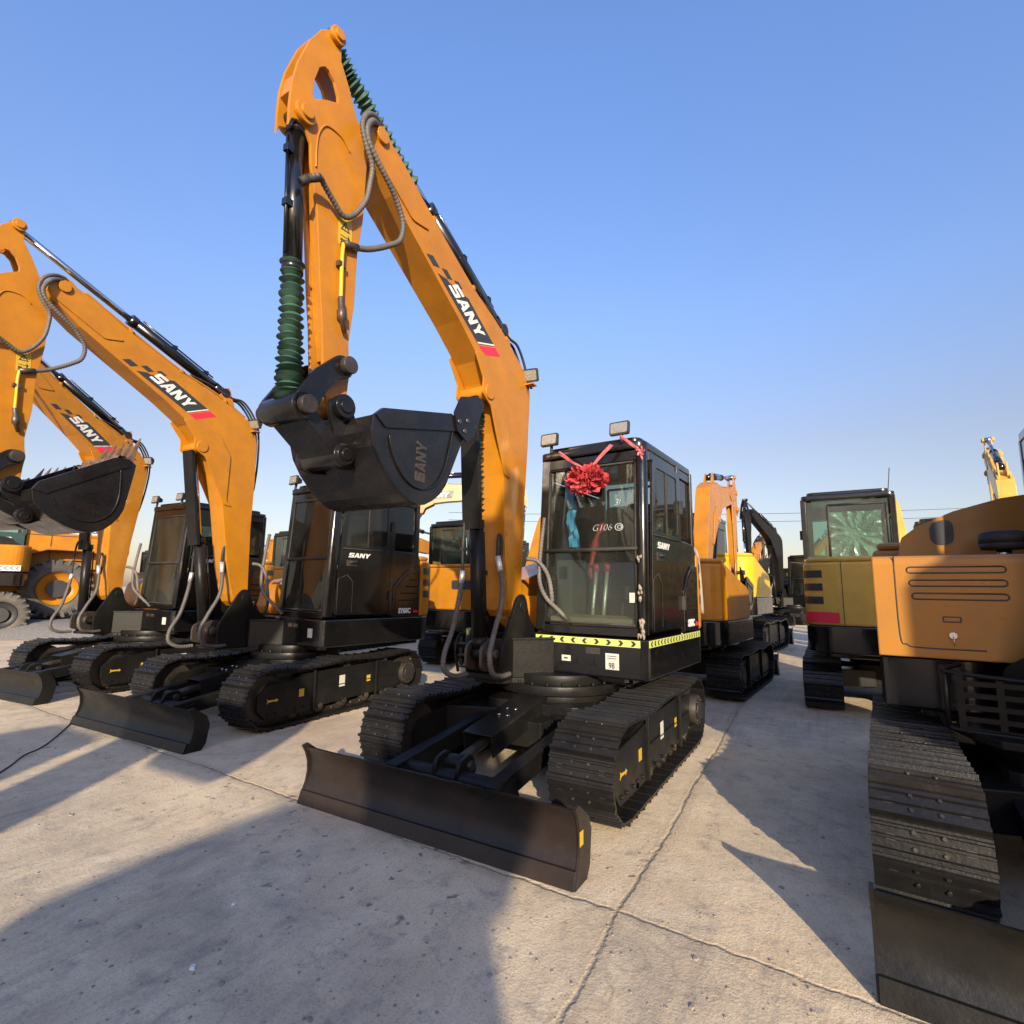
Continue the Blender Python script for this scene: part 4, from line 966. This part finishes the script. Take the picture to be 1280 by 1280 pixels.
for k, (d, px, h, lab, ba) in enumerate([(12.8, 1172, math.pi, 'orange excavator behind the gold cab, its bent boom showing right of the cab', -.5), (13.5, 655, math.pi, 'orange excavator in the third row, seen left of the black cab', -.75), (15, 300, math.pi, 'orange excavator in the third row left of the middle black cab', -.7), (19, 640, 2.9, 'orange excavator far behind, between the upright boom and the black cab', -.7), (24, 930, 3.0, 'far orange excavator with upright arm behind the yellow tail', -.1),
                                  (27, 1003, 2.7, 'far orange excavator with thin upright arm beside the black far excavator', .05), (20, 235, 3.2, 'orange excavator far behind the left black cab', -.6)]):
    p = polar(d, px); excavator((p.x, p.y, 0), h, lab, ba=ba, lod=1, group='excavators in the far rows', decal=False)
# unseen opposite row: placed to cast the foreground shadows, windows opaque to block light
excavator((8.60, 4.58, 0), math.pi, 'unseen shade-casting black and orange excavator opposite, behind the photographer', ba=.42, aa=-.25, yaw=.15, lod=1, buck=True, spec=dict(glass=DARKR, sideglass=DARKR), group='excavators in the opposite row')
excavator((8.6, 1.05, 0), math.pi, 'unseen shade-casting black and orange excavator opposite, left of the photographer', lod=1, spec=dict(glass=DARKR, sideglass=DARKR), group='excavators in the opposite row')
excavator((3.7, 6.95, 0), math.pi, 'unseen shade-casting black and orange excavator opposite, right of the photographer', scale=1.3, lod=1, boom=False, spec=dict(glass=DARKR, sideglass=DARKR), group='excavators in the opposite row')

# ------------------------------------------------------------------ details of the main machine
def hgp(): return Matrix.Rotation(-.063, 4, 'Z')
HA = hgp()
plat = [c for c in A.children if c.name.startswith('platform')][0]
cabA = [c for c in A.children if c.name.startswith('cab') and c.name.split('.')[0] == 'cab'][0]
def chev(mb, M, L, h, n_, flip, z):
    for i in range(n_):
        x0 = L*(i+.5)/n_-.022; s_ = -1 if (flip and i < n_/2) else 1
        if flip is None: s_ = 1
        xs = [x0, x0+.026, x0+.046, x0+.026, x0, x0+.020]; zs = [.006, .006, h/2, h-.006, h-.006, h/2]
        if s_ < 0: xs = [2*x0+.044-x for x in xs]
        mb.prism(list(zip(xs, zs)), 0, z, 'z', M=M)
tp = MB(); th_ = .052; z0 = .940
tp.box(.2505, -.075, z0, .2525, .83, z0+th_); tp.box(-1.17, .8855, z0, .22, .8875, z0+th_); tp.box(.2005, -.86, z0, .2025, -.52, z0+th_)
tape = obj('reflective_tape', tp, [LIME], plat)
ck = MB()
chev(ck, frame((.2526, -.075, z0), (0, 1, 0), (0, 0, 1)), .90, th_, 9, True, .001)
chev(ck, frame((.2026, -.86, z0), (0, 1, 0), (0, 0, 1)), .34, th_, 4, None, .001)
chev(ck, frame((.20, .8876, z0), (-1, 0, 0), (0, 0, 1)), 1.36, th_, 18, True, .001)
obj('chevron', ck, [DECALK], tape)
mb = MB(); mb.box(.2505, .55, .765, .252, .66, .885); mb.box(.2505, .17, .80, .252, .25, .845)
lb = obj('number_label', mb, [CREAM], plat)
mb = MB(); place_mb(mb, text_mb('98', .062, 0, .0006, .001, .8), frame((.2525, .60, .792), (0, 1, 0), (0, 0, 1)))
for z in (.845, .862): mb.box(.2521, .565, z, .2528, .64, z+.005)
mb.box(.2521, .19, .817, .2528, .225, .828)
obj('label_print', mb, [DECALK], lb)
mb = MB(); mb.box(.2505, .385, .872, .253, .505, .918); pl_ = obj('type_plate', mb, [PIN], plat)
mb = MB(); mb.box(.2531, .392, .879, .2545, .43, .911); mb.box(.2531, .435, .89, .2545, .465, .911); mb.box(.2531, .47, .879, .2545, .50, .90); obj('plate_print', mb, [DECALK], pl_)
mb = MB()
for yy in (.30, .45):
    for a in (90, 210, 330): mb.box(0, -.003, 0, .036, .003, .004, 0, frame((.2503, yy, .80), (0, 1, 0), (0, 0, 1)) @ Matrix.Rotation(R(a), 4, 'Z'))
obj('embossed_star', mb, [BLACKD], plat)
# stickers on the other front machines
for mch, px_ in ((Bx, .60), (Cx, .62)):
    pf = [c for c in mch.children if c.name.startswith('platform')][0]
    mb = MB(); mb.box(.2505, px_, .80, .252, px_+.09, .90); obj('number_label', mb, [CREAM], pf)
    mb = MB(); mb.box(.2505, .20, .90, .252, .28, .94); mb.box(.2505, .31, .90, .252, .40, .94); obj('type_plate', mb, [PIN], pf)
# handwriting on the windshield, things hung in the cab, peeling film on the pillar
mb = MB()
Mw = frame((cab_front_x(1.85)+.002, .50, 1.86), (0, 1, 0), (-.05, 0, 1))
place_mb(mb, text_mb('G106', .078, .3, .0003, -.0024), Mw)
for cx_, cy_, r_ in ((.15, 0, .028), (.155, .0, .014)):
    mb.tube([Mw @ Vector((cx_+r_*1.2*math.cos(t*.5236), cy_+r_*math.sin(t*.5236), 0)) for t in range(13)], .0022, 5)
place_mb(mb, text_mb('3l', .075, .3, .0003, -.0024), frame((cab_front_x(2.05)+.002, .63, 2.06), (0, 1, 0), (-.05, 0, 1)))
obj('handwriting', mb, [WHITE], cabA)
mb = MB(); rows = []
for i in range(26):
    z = 1.72+.66*i/25; rows.append([(.09+.012*math.sin(j*2.1+i*.9)+.02*noise.noise(Vector((j*.7, i*.5, 0))), .155-.05*i/25+.035*j*(1+.4*(i/25-.4)**2*4)*.8+.008*math.sin(i*.6), z) for j in range(4)])
mb.grid(rows, sm=False); obj('blue_film', mb, [BLUEF], cabA)
mb = MB(); mb.tube(smooth_path([(-.30, .30, 1.95), (-.2, .285, 1.85), (-.15, .27, 1.70), (-.12, .26, 1.55), (-.1, .28, 1.45)], 4), .03, 8, rf=lambda i: .028+.01*math.sin(i*1.1)); obj('seat_belt', mb, [REDC], cabA)
mb = MB(); mb.box(-.20, .02, 1.06, .06, .17, 1.62); mb.box(.06, .04, 1.45, .064, .12, 1.56, 1); obj('side_console', mb, [BEIGEI, DARKR], cabA)
mb = MB(); mb.prism([(.08, 1.07), (.18, 1.07), (.17, 1.14), (.04, 1.16)], .02, .80); obj('front_trim', mb, [BEIGE], cabA)
mb = MB(); rnd = random.Random(11)
for (zc, n_, hh) in ((1.62, 3, .06), (1.32, 5, .16), (1.10, 6, .14), (1.02, 4, .05)):
    for i in range(n_):
        z = zc+rnd.uniform(-hh, hh)*.5; y = .845+rnd.uniform(-.03, .015); x = cab_front_x(z)+.02+rnd.uniform(0, .015); s_ = rnd.uniform(.012, .028)
        P = [(x+rnd.uniform(-.004, .012), y+s_*.7*math.cos(t)*rnd.uniform(.5, 1.1), z+s_*1.3*math.sin(t)*rnd.uniform(.5, 1.1)) for t in [k*math.pi/3.5 for k in range(7)]]
        mb.add(P+[(x+.022, y, z)], [(k, (k+1) % 7, 7) for k in range(7)])
obj('peeling_film', mb, [BEIGE], cabA)
mb = MB(); mb.box(.205, .735, 1.27, .209, .79, 1.345); obj('door_sticker', mb, [CREAM], cabA)

# red rosette with its ribbons, hung across the windshield
rz = empty('rosette', HA @ Vector((.27, .415, 2.25)), -.063); rz.scale = (.92, .92, .92); tag(rz, 'crumpled red cloth rosette hanging on the windshield from pink ribbons', 'rosette')
mb = MB(); rnd = random.Random(4)
for i in range(90):
    u = rnd.uniform(-1, 1); t = rnd.uniform(0, 2*math.pi); rr_ = math.sqrt(1-u*u)
    d = Vector((abs(u)*.9+.1, rr_*math.cos(t), rr_*math.sin(t)))
    c = Vector((d.x*.06, d.y*.155, d.z*.085)); a = Vector((rnd.uniform(-1, 1), rnd.uniform(-1, 1), rnd.uniform(-1, 1))).normalized(); b_ = a.cross(d).normalized()
    L = rnd.uniform(.04, .08); W = rnd.uniform(.03, .055); ph = rnd.uniform(0, 6)
    rows = []
    for p in range(9):
        s_ = (p/8-.5)*2
        rows.append([c+b_*(s_*L)+d*(.014*math.sin(s_*5+ph)+W*q*.9+.004*math.sin(s_*11+ph))+a*(.012*math.sin(s_*4+q*2+ph)) for q in (-.2, .25, .7, 1.0)])
    mb.grid(rows, sm=True)
obj('bow', mb, [REDC], rz)
mb = MB()
def rib(pts, wd):
    P = resample(smooth_path(pts, 6), .03); rows = []
    for i, p in enumerate(P):
        tdir = (P[min(i+1, len(P)-1)]-P[max(0, i-1)]).normalized(); n_ = tdir.cross(Vector((1, .13, .07))).normalized()
        rows.append([p+n_*wd*q+Vector((.006*math.sin(i*.8+q*3), 0, 0)) for q in (-1, -.4, .2, 1)])
    mb.grid(rows)
O = Vector((.27, .415, 2.27))
for pts in ([(.27, .41, 2.36), (.26, .25, 2.47), (.25, .11, 2.58)], [(.275, .42, 2.36), (.26, .25, 2.46), (.25, .12, 2.55)], [(.27, .42, 2.36), (.265, .55, 2.48), (.25, .65, 2.59)], [(.275, .43, 2.36), (.265, .56, 2.47), (.25, .66, 2.57)],
            [(.24, .72, 2.64), (.25, .80, 2.57), (.22, .90, 2.49)], [(.24, .73, 2.62), (.25, .81, 2.55), (.20, .91, 2.47)], [(.22, .89, 2.49), (.23, .90, 2.43), (.21, .91, 2.38)]):
    rib([Vector(p)-O for p in pts], .009)
for k_ in range(5): rib([Vector((.215, .895, 2.475))-O, Vector((.245, .90+.035*math.cos(k_*1.25), 2.475+.035*math.sin(k_*1.25)))-O, Vector((.225, .90+.05*math.cos(k_*1.25+.5), 2.475+.05*math.sin(k_*1.25+.5)))-O], .010)
obj('ribbon', mb, [PINKR], rz)

# ------------------------------------------------------------------ details of the bronze machine at the right edge
hx = [c for c in Hx.children if c.name.startswith('engine_hood')][0]
mb = MB(); x = .3005
for z in (1.50, 1.425, 1.35): ya = -.70+.1*(1.5-z); mb.tube([(x, -.3+.017*math.sin(q), z+.017*math.cos(q)) for q in [k*math.pi/6 for k in range(7)]]+[(x, ya-.017*math.sin(q), z-.017*math.cos(q)) for q in [k*math.pi/6 for k in range(7)]]+[(x, -.3, z+.017)], .0045, 6)
P = [(x, -.775, 1.585), (x, -.775, 1.13), (x, -.745, 1.075), (x, -.69, 1.06), (x, -.40, 1.06)]
mb.tube(smooth_path(P, 4), .004, 6)
obj('door_seam', mb, [DECALK], hx)
mb = MB(); mb.prism(rpoly([(-.575, 1.205), (-.49, 1.205), (-.49, 1.24), (-.575, 1.24)], .01), .3003, .303, 'x', [rpoly([(-.567, 1.213), (-.498, 1.213), (-.498, 1.233), (-.567, 1.233)], .004)]); obj('recessed_handle', mb, [DECALK], hx)
mb = MB(); mb.cyl((.30, -.535, 1.135), (.312, -.535, 1.135), .018, seg=18); mb.box(.312, -.537, 1.128, .318, -.533, 1.142); mb.tube([(.318, -.535, 1.13), (.322, -.534, 1.08)], .0022, 5); obj('lock', mb, [CHROME], hx)
def hoodtop():
    mb = MB(); prof = [(-.74, 1.58), (-.70, 1.76), (-.60, 1.84), (-.40, 1.93), (-.15, 2.00), (.20, 2.04), (.55, 2.06), (.55, 1.58)]
    mb.prism(prof, -.52, -.50, 'x', m=0)
    rows = []
    for xx, k in ((-.50, 1), (-.55, 1.0), (-.8, .98), (-1.1, .90), (-1.3, .8)): rows.append([(xx, y, 1.58+(z-1.58)*k) for y, z in prof])
    mb.grid(rows); return mb
ht = obj('rear_hood', hoodtop, [BRONZE], Hx, Matrix.Identity(4))
mb = MB(); mb.prism(rpoly([(-.54, 1.70), (-.41, 1.70), (-.41, 1.88), (-.54, 1.86)], .06), -.4985, -.495, 'x'); obj('oval_opening', mb, [DECALK], ht)
mb = MB(); mb.cyl((-.12, -.22, 1.58), (-.12, -.22, 1.64), .035, seg=18, m=1); mb.cyl((-.12, -.22, 1.635), (-.12, -.22, 1.67), .105, .115, seg=28); mb.cyl((-.12, -.22, 1.67), (-.12, -.22, 1.73), .115, .11, seg=28); mb.cyl((-.12, -.22, 1.73), (-.12, -.22, 1.745), .11, .08, seg=28)
obj('air_prefilter', mb, [DARKR, CHROME], Hx)
mb = MB(); mb.tube(smooth_path([(.30, -.52, .98), (.40, -.60, .96), (.46, -.56, .95), (.50, -.2, .93)], 5), .012, 8); mb.tube(smooth_path([(.30, -.62, .70), (.42, -.60, .67), (.47, -.5, .66), (.50, -.1, .66)], 5), .014, 8)
mb.tube([(.44, -.60, .96), (.43, -.60, .67)], .012, 8)
for z in (.71, .77, .83, .89):
    mb.box(.46, -.56, z, .472, -.2, z+.025)
for y in (-.56, -.40, -.24): mb.box(.458, y, .68, .474, y+.03, .95)
mb.box(.30, -.56, .665, .47, -.2, .68)
obj('step', mb, [BLACKD], Hx)
mb = MB(); mb.cyl((-.3, -.93, 1.60), (-.3, -.93, 1.60), .01) if False else None
mb.box(-1.15, .20, 2.16, -1.05, .25, 2.2); mb.prism(rpoly([(.10, 2.15), (.20, 2.15), (.20, 2.24), (.10, 2.24)], .02), -1.16, -1.13, 'x'); obj('mirror', mb, [DARKR], Hx)
# canister and crumpled film on the gold machine
mb = MB(); mb.cyl((-1.05, -.30, 1.78), (-1.05, -.30, 2.02), .105, seg=28); mb.cyl((-1.05, -.30, 2.02), (-1.05, -.30, 2.04), .11, seg=28); mb.cyl((-1.05, -.30, 2.04), (-1.05, -.30, 2.06), .06, seg=16, m=1)
obj('filter_canister', mb, [ORANGE, CREAM], Gx)
cabG = [c for c in Gx.children if c.name.split('.')[0] == 'cab'][0]
mb = MB(); rows = []
rnd = random.Random(8)
for i in range(26):
    z = 1.72+.62*i/25; rows.append([])
    for j in range(24):
        y = .05+.55*j/23; c = Vector((y-.33, z-2.08)); a = math.atan2(c.y, c.x); r_ = c.length
        rows[-1].append((-1.06+.035*math.sin(a*13+2*noise.noise(Vector((y*6, z*6, 0))))*min(1, r_*4)+.03*noise.noise(Vector((y*14, z*14, 3))), y+.008*rnd.uniform(-1, 1), z))
mb.grid(rows, sm=False); obj('crumpled_film', mb, [CLOUDY], cabG)
mb = MB(); mb.cyl((-.5, .42, 2.60), (-.5, .42, 2.66), .035, seg=14); obj('beacon', mb, [ORBTR], cabG)
mb = MB(); mb.tube([(-.9, -.05, 2.58), (-.93, -.08, 2.86)], .005, 6); obj('antenna', mb, [DARKR], cabG)
tg = [c for c in Gx.children if c.name.split('.')[0] == 'counterweight'][0]
mb = MB(); mb.box(-1.5, .5, 1.60, -1.495, .5, 1.6) if False else None
mb.prism([(.52, 1.63), (.72, 1.63), (.72, 1.69), (.52, 1.69)], -1.50, -1.488, 'x') if False else None
mb.prism(rpoly([(-.30, 1.395), (.12, 1.395), (.12, 1.46), (-.30, 1.46)], .03), -1.538, -1.532, 'x'); obj('badge', mb, [CHROME], tg)
td = [c for c in Dx.children if c.name.split('.')[0] == 'counterweight'][0]
mb = MB()
mb.prism([(-.38+.055*math.cos(t*.3927), 1.50+.10*math.sin(t*.3927)) for t in range(16)], -1.524, -1.53, 'x'); em = obj('oval_emblem', mb, [WHITE], td)
mb = MB(); mb.prism([(-.38+.03*math.cos(t*.3927), 1.50+.055*math.sin(t*.3927)) for t in range(16)], -1.5305, -1.533, 'x'); obj('emblem_centre', mb, [DECALK], em)
mb = MB(); mb.box(-1.530, -.50, 1.07, -1.525, -.08, 1.19); pn = obj('model_plate', mb, [DECALK], td)
mb = MB(); place_mb(mb, text_mb('SY75C', .10, 0, .001, .003, .9), frame((-1.5315, -.29, 1.13), (0, -1, 0), (0, 0, 1))); obj('model_lettering', mb, [WHITE], pn)
mb = MB(); mb.tube(smooth_path([(-1.3, .1, 1.80), (-1.38, -.1, 1.92), (-1.42, -.4, 1.95), (-1.56, -.62, 1.88), (-1.62, -.68, 1.6), (-1.62, -.7, 1.1)], 6), .022, 8); obj('exhaust_hose', mb, [BEIGE], Dx, Matrix.Rotation(-.03, 4, 'Z'))

# ------------------------------------------------------------------ wheel loader and wheeled excavator at the far left
RZ = math.atan2(rt.y, rt.x)
def wheel(parent, x, y, z, r, wd, rimm, name='wheel', lugs=26):
    w_ = obj(name, MB().cyl((x, y-wd*.42, z), (x, y+wd*.42, z), r*.30, seg=20), [DECALK], parent)
    mb = MB(); prof = [(.56, -.42), (.62, -.50), (.80, -.52), (.93, -.46), (.97, -.30), (.975, 0), (.97, .30), (.93, .46), (.80, .52), (.62, .50), (.56, .42)]
    rows = []
    for i in range(49):
        t = 2*math.pi*i/48; rows.append([(x+r*a*math.cos(t), y+wd*b, z+r*a*math.sin(t)) for a, b in prof])
    mb.grid(rows)
    for i in range(lugs):
        for s_ in (-1, 1):
            t = 2*math.pi*(i+(.5 if s_ > 0 else 0))/lugs; M = Matrix.Translation((x, y, z)) @ Matrix.Rotation(t, 4, 'Y')
            mb.prism([(r*.90, s_*wd*.53), (r*.90, s_*wd*.30), (r*.965, s_*wd*.05), (r*.965, s_*wd*.53)][::1], -r*.045, r*.045, 'z', M=M @ Matrix.Identity(4)) if False else mb.box(-r*.05, min(s_*wd*.05, s_*wd*.53), r*.80, r*.05, max(s_*wd*.05, s_*wd*.53), r*1.0, 0, M)
    obj('tyre', mb, [RUBBER], w_)
    mb = MB()
    rows = [[(x+r*a*math.cos(2*math.pi*i/32), y+wd*b, z+r*a*math.sin(2*math.pi*i/32)) for a, b in ((.57, -.50), (.55, -.40), (.46, -.34), (.34, -.20), (.20, -.18), (.0, -.18))] for i in range(33)]
    mb.grid(rows)
    for i in range(10): t = i*.6283; mb.cyl((x+r*.26*math.cos(t), y-wd*.19, z+r*.26*math.sin(t)), (x+r*.26*math.cos(t), y-wd*.24, z+r*.26*math.sin(t)), r*.025, seg=6)
    obj('rim', mb, [rimm], w_); return w_
lp = polar(15.6, 73)
gp = MB(); gx = MB()
ring = []
for i in range(40):
    t = 2*math.pi*i/40; ring.append((lp.x-4.5+(8.0+.5*noise.noise(Vector((math.cos(t)*2, math.sin(t)*2, 0))))*math.cos(t), lp.y-3+(8.5+.6*noise.noise(Vector((math.cos(t)*2, math.sin(t)*2, 7))))*math.sin(t)))
GRAV = mat('gravel', (.20, .19, .18), .9, var=.5, vscale=30, bump=1.0, bscale=18, rvar=0)
rows = []
cx_, cy_ = lp.x-4.5, lp.y-3
for k, hgt in ((1.0, .004), (.97, .14), (.92, .30), (.86, .40), (.5, .42), (0, .42)): rows.append([(cx_+(x-cx_)*k, cy_+(y-cy_)*k, hgt+.03*noise.noise(Vector((x*k, y*k, 0)))*(k < .99)) for x, y in ring+[ring[0]]])
gp.grid(rows); tag(obj('gravel_bank', gp, [GRAV]), 'low grey gravel bank under the wheel loader', None, None, 'structure')
ld = empty('wheel_loader', (lp.x, lp.y, .42), RZ+R(46)); tag(ld, 'orange wheel loader with yellow-rimmed tyre behind the left boom', 'wheel loader')
wheel(ld, 0, -.9, .80, .80, .62, ORANGE); wheel(ld, -3.2, -.9, .80, .80, .62, ORANGE)
wheel(ld, 0, 1.0, .80, .80, .62, ORANGE); wheel(ld, -3.2, 1.0, .80, .80, .62, ORANGE)
def lb_():
    mb = MB()
    mb.prism(rpoly([(-.75, 1.35), (1.5, 1.35), (1.65, 1.9), (1.55, 2.72), (-.75, 2.75)], .08), -.62, .62)
    mb.prism([(-1.25, 1.62), (-.3, 1.95), (.6, 1.95), (1.4, 1.75), (1.4, 1.70), (.55, 1.85), (-.3, 1.85), (-1.25, 1.50)], -1.15, -.62)
    mb.box(-1.4, -.45, .7, 1.6, .45, 1.35); mb.box(-4.4, -.40, .6, -1.4, .40, 1.3)
    return mb
lbo = obj('body', lb_, [ORANGE], ld, None, None, .03)
mb = MB(); mb.box(-.12, -.632, 2.36, .80, -.622, 2.62); pnl = obj('name_panel', mb, [CREAM], lbo)
mb = MB(); place_mb(mb, text_mb('XCMG', .24, .15, .003, .006, 1.05), frame((.44, -.635, 2.49), (1, 0, 0), (0, 0, 1)))
obj('lettering', mb, [mat('blue_lettering', (.06, .06, .35), .5)], pnl)
mb = MB(); M = frame((-.01, -.634, 2.49), (1, 0, 0), (0, 0, 1)); mb.prism([(-.07, -.08), (.07, -.08), (.07, .08), (-.07, .08)], 0, .003, 'z', [[(-.05, .05), (.05, .05), (0, -.05)]], 0, M); obj('emblem', mb, [mat('blue_emblem', (.10, .05, .30), .5)], pnl)
mb = MB(); mb.box(-.22, -.628, 1.45, -.20, -.62, 2.72); mb.box(.98, -.628, 1.45, 1.0, -.62, 2.72); mb.box(-.75, -.628, 2.28, 1.0, -.62, 2.30)
mb.tube(smooth_path([(1.05, -.66, 1.9), (1.05, -.75, 1.9), (1.05, -.75, 2.3), (1.05, -.66, 2.3)], 3), .02, 6); obj('panel_line', mb, [DECALK], lbo)
def lc_():
    mb = MB(); mb.box(-2.2, -.75, 1.5, -.78, .75, 2.3); mb.prism(rpoly([(-2.3, 3.35), (-.72, 3.35), (-.76, 3.48), (-2.2, 3.48)], .04), -.8, .8)
    for x, y in ((-2.2, -.75), (-.86, -.75), (-2.2, .67), (-.86, .67)): mb.box(x, y, 2.3, x+.08, y+.08, 3.35)
    return mb
lc = obj('cab', lc_, [LOADG], ld, None, None, .02)
mb = MB(); mb.box(-2.12, -.73, 2.3, -.86, -.72, 3.35); obj('window', mb, [GLASSG], lc)
mb = MB(); mb.box(-1.3, -.757, 2.05, -1.05, -.752, 2.17); obj('sticker', mb, [CREAM], lc)
mb = MB(); mb.prism([(-4.4, .6), (-3.6, 1.6), (-2.5, 2.6), (-2.3, 2.5), (-3.4, 1.4), (-4.1, .5)], -.5, -.3); mb.prism(rpoly([(-5.6, .1), (-4.4, .1), (-4.2, 1.2), (-4.9, 1.3)], .2), -1.4, 1.4); obj('loader_bucket', mb, [ORANGE], ld, None, None, .03)

wp = polar(14.2, 15)
we = empty('wheeled_excavator', (wp.x, wp.y, 0), RZ+R(42)); tag(we, 'orange wheeled excavator with red chevron tape cut off by the left edge', 'excavator')
wheel(we, 0, -.95, .57, .57, .42, DECALK, lugs=22); wheel(we, -2.6, -.95, .57, .57, .42, DECALK, lugs=22); wheel(we, 0, .95, .57, .57, .42, DECALK, lugs=22); wheel(we, -2.6, .95, .57, .57, .42, DECALK, lugs=22)
mb = MB(); mb.prism(rpoly([(-3.2, .62), (.35, .62), (.45, .95), (-3.2, .95)], .05), -.6, .6); mb.box(-.12, -.9, .45, .12, .9, .70); mb.cyl((-1.3, 0, .95), (-1.3, 0, 1.25), .5, seg=24)
obj('chassis', mb, [BLACKD], we, None, None, .02)
mb = MB(); mb.prism(rpoly([(-2.6, -1.1), (.30, -1.1), (.45, -.7), (.45, .7), (.30, 1.1), (-2.6, 1.1)], .15), 1.28, 1.62, 'z'); obj('platform', mb, [BLACK], we, None, None, .03)
mb = MB(); mb.prism(rpoly([(-1.4, -1.08), (.28, -1.08), (.43, -.7), (.43, .7), (.28, 1.08), (-1.4, 1.08)], .2, 5), 1.64, 2.32, 'z'); wb = obj('counterweight', mb, [ORANGE], we, None, None, .05)
mb = MB(); mb.box(-.2, -1.086, 1.66, .26, -1.081, 1.80); cw = obj('chevron_tape', mb, [WHITE], wb)
mb = MB()
for i in range(4): x = -.17+i*.11; mb.prism([(x, 1.73), (x+.06, 1.68), (x+.09, 1.68), (x+.03, 1.73), (x+.09, 1.78), (x+.06, 1.78)], -1.09, -1.087)
obj('chevron', mb, [RED], cw)
mb = MB(); mb.prism(rpoly([(-1.3, 2.32), (.15, 2.32), (.0, 2.52), (-1.2, 2.56)], [.0, .05, .15, .15], 6), -.9, .9); obj('engine_hood', mb, [BLACKD], we, None, None, .03)
mb = MB(); mb.box(-2.6, -1.05, 1.62, -1.45, -.1, 3.1); mb.box(-2.55, -.1, 1.62, -1.5, .9, 2.2); wcab = obj('cab', mb, [LOADG], we, None, None, .05)
mb = MB(); mb.box(-2.45, -1.06, 2.3, -1.6, -1.054, 3.0); obj('window', mb, [GLASSG], wcab)

# ------------------------------------------------------------------ power lines far behind, cable and litter on the slab
for k, (za, zb_, dep, lab) in enumerate([(13.6, 15.4, 85, 'upper thin power line across the sky at the right'), (12.4, 14.2, 85, 'lower thin power line across the sky at the right')]):
    a = polar(dep, 560); b_ = polar(dep*.86, 1500); P = []
    for i in range(41):
        t = i/40; p = a.lerp(b_, t); P.append((p.x, p.y, za+(zb_-za)*t-4*1.2*t*(1-t)))
    mb = MB(); mb.tube(P, .035, 5); tag(obj('power_line', mb, [DARKR]), lab, 'power line', 'power lines')
def gp_(u, v):
    d = fw + rr*((u-640)/F) + uu*((640-v)/F); t = -CP.z/d.z; return CP + d*t
mb = MB(); P = [gp_(*q) for q in ((-30, 985), (10, 960), (30, 945), (52, 935), (72, 920), (90, 903), (100, 893))]
mb.tube(smooth_path([(p.x, p.y, .006) for p in P], 8), .006, 6); tag(obj('cable', mb, [mat('brown_cable', (.10, .06, .05), .6)]), 'thin brown cable lying on the concrete at the left edge', 'cable')
rnd = random.Random(21)
def chip(x, y, s_, z=0, fl=.4):
    mb = MB(); n_ = 7; P = [(s_*math.cos(2*math.pi*i/n_)*rnd.uniform(.6, 1.2), s_*math.sin(2*math.pi*i/n_)*rnd.uniform(.6, 1.2)) for i in range(n_)]
    vs = [(a, b, 0) for a, b in P]+[(a*.7, b*.7, s_*fl) for a, b in P]; mb.add(vs, [tuple(range(n_, 2*n_))]+[(i, (i+1) % n_, n_+(i+1) % n_, n_+i) for i in range(n_)]); return mb
STONE = mat('stone_chip', (.30, .25, .20), .8, var=.3)
mb = MB()
for i in range(420):
    u, v = rnd.uniform(0, 1280), 790+490*rnd.random()**.7; p = gp_(u, v)
    c = chip(0, 0, rnd.uniform(.003, .009)*(1 if rnd.random() < .95 else 1.8)); place_mb(mb, c, Matrix.Translation((p.x, p.y, .001)))
tag(obj('grit', mb, [STONE]), 'scattered grit and tiny stone chips on the concrete', None, None, 'stuff')
for (u, v, s_, lab) in ((241, 1211, .017, 'small white scrap lying in the shaded foreground'), (292, 1131, .012, 'tiny white scrap in the middle of the foreground shadow'), (812, 992, .03, 'crumpled white litter beside the right track of the main excavator')):
    p = gp_(u, v); o = obj('litter', chip(0, 0, s_, fl=.5), [WHITE]); o.location = (p.x, p.y, .001); o.rotation_euler = (0, 0, rnd.uniform(0, 6)); tag(o, lab, 'litter')
bpy.context.view_layer.update()
SC.render.engine = 'CYCLES'
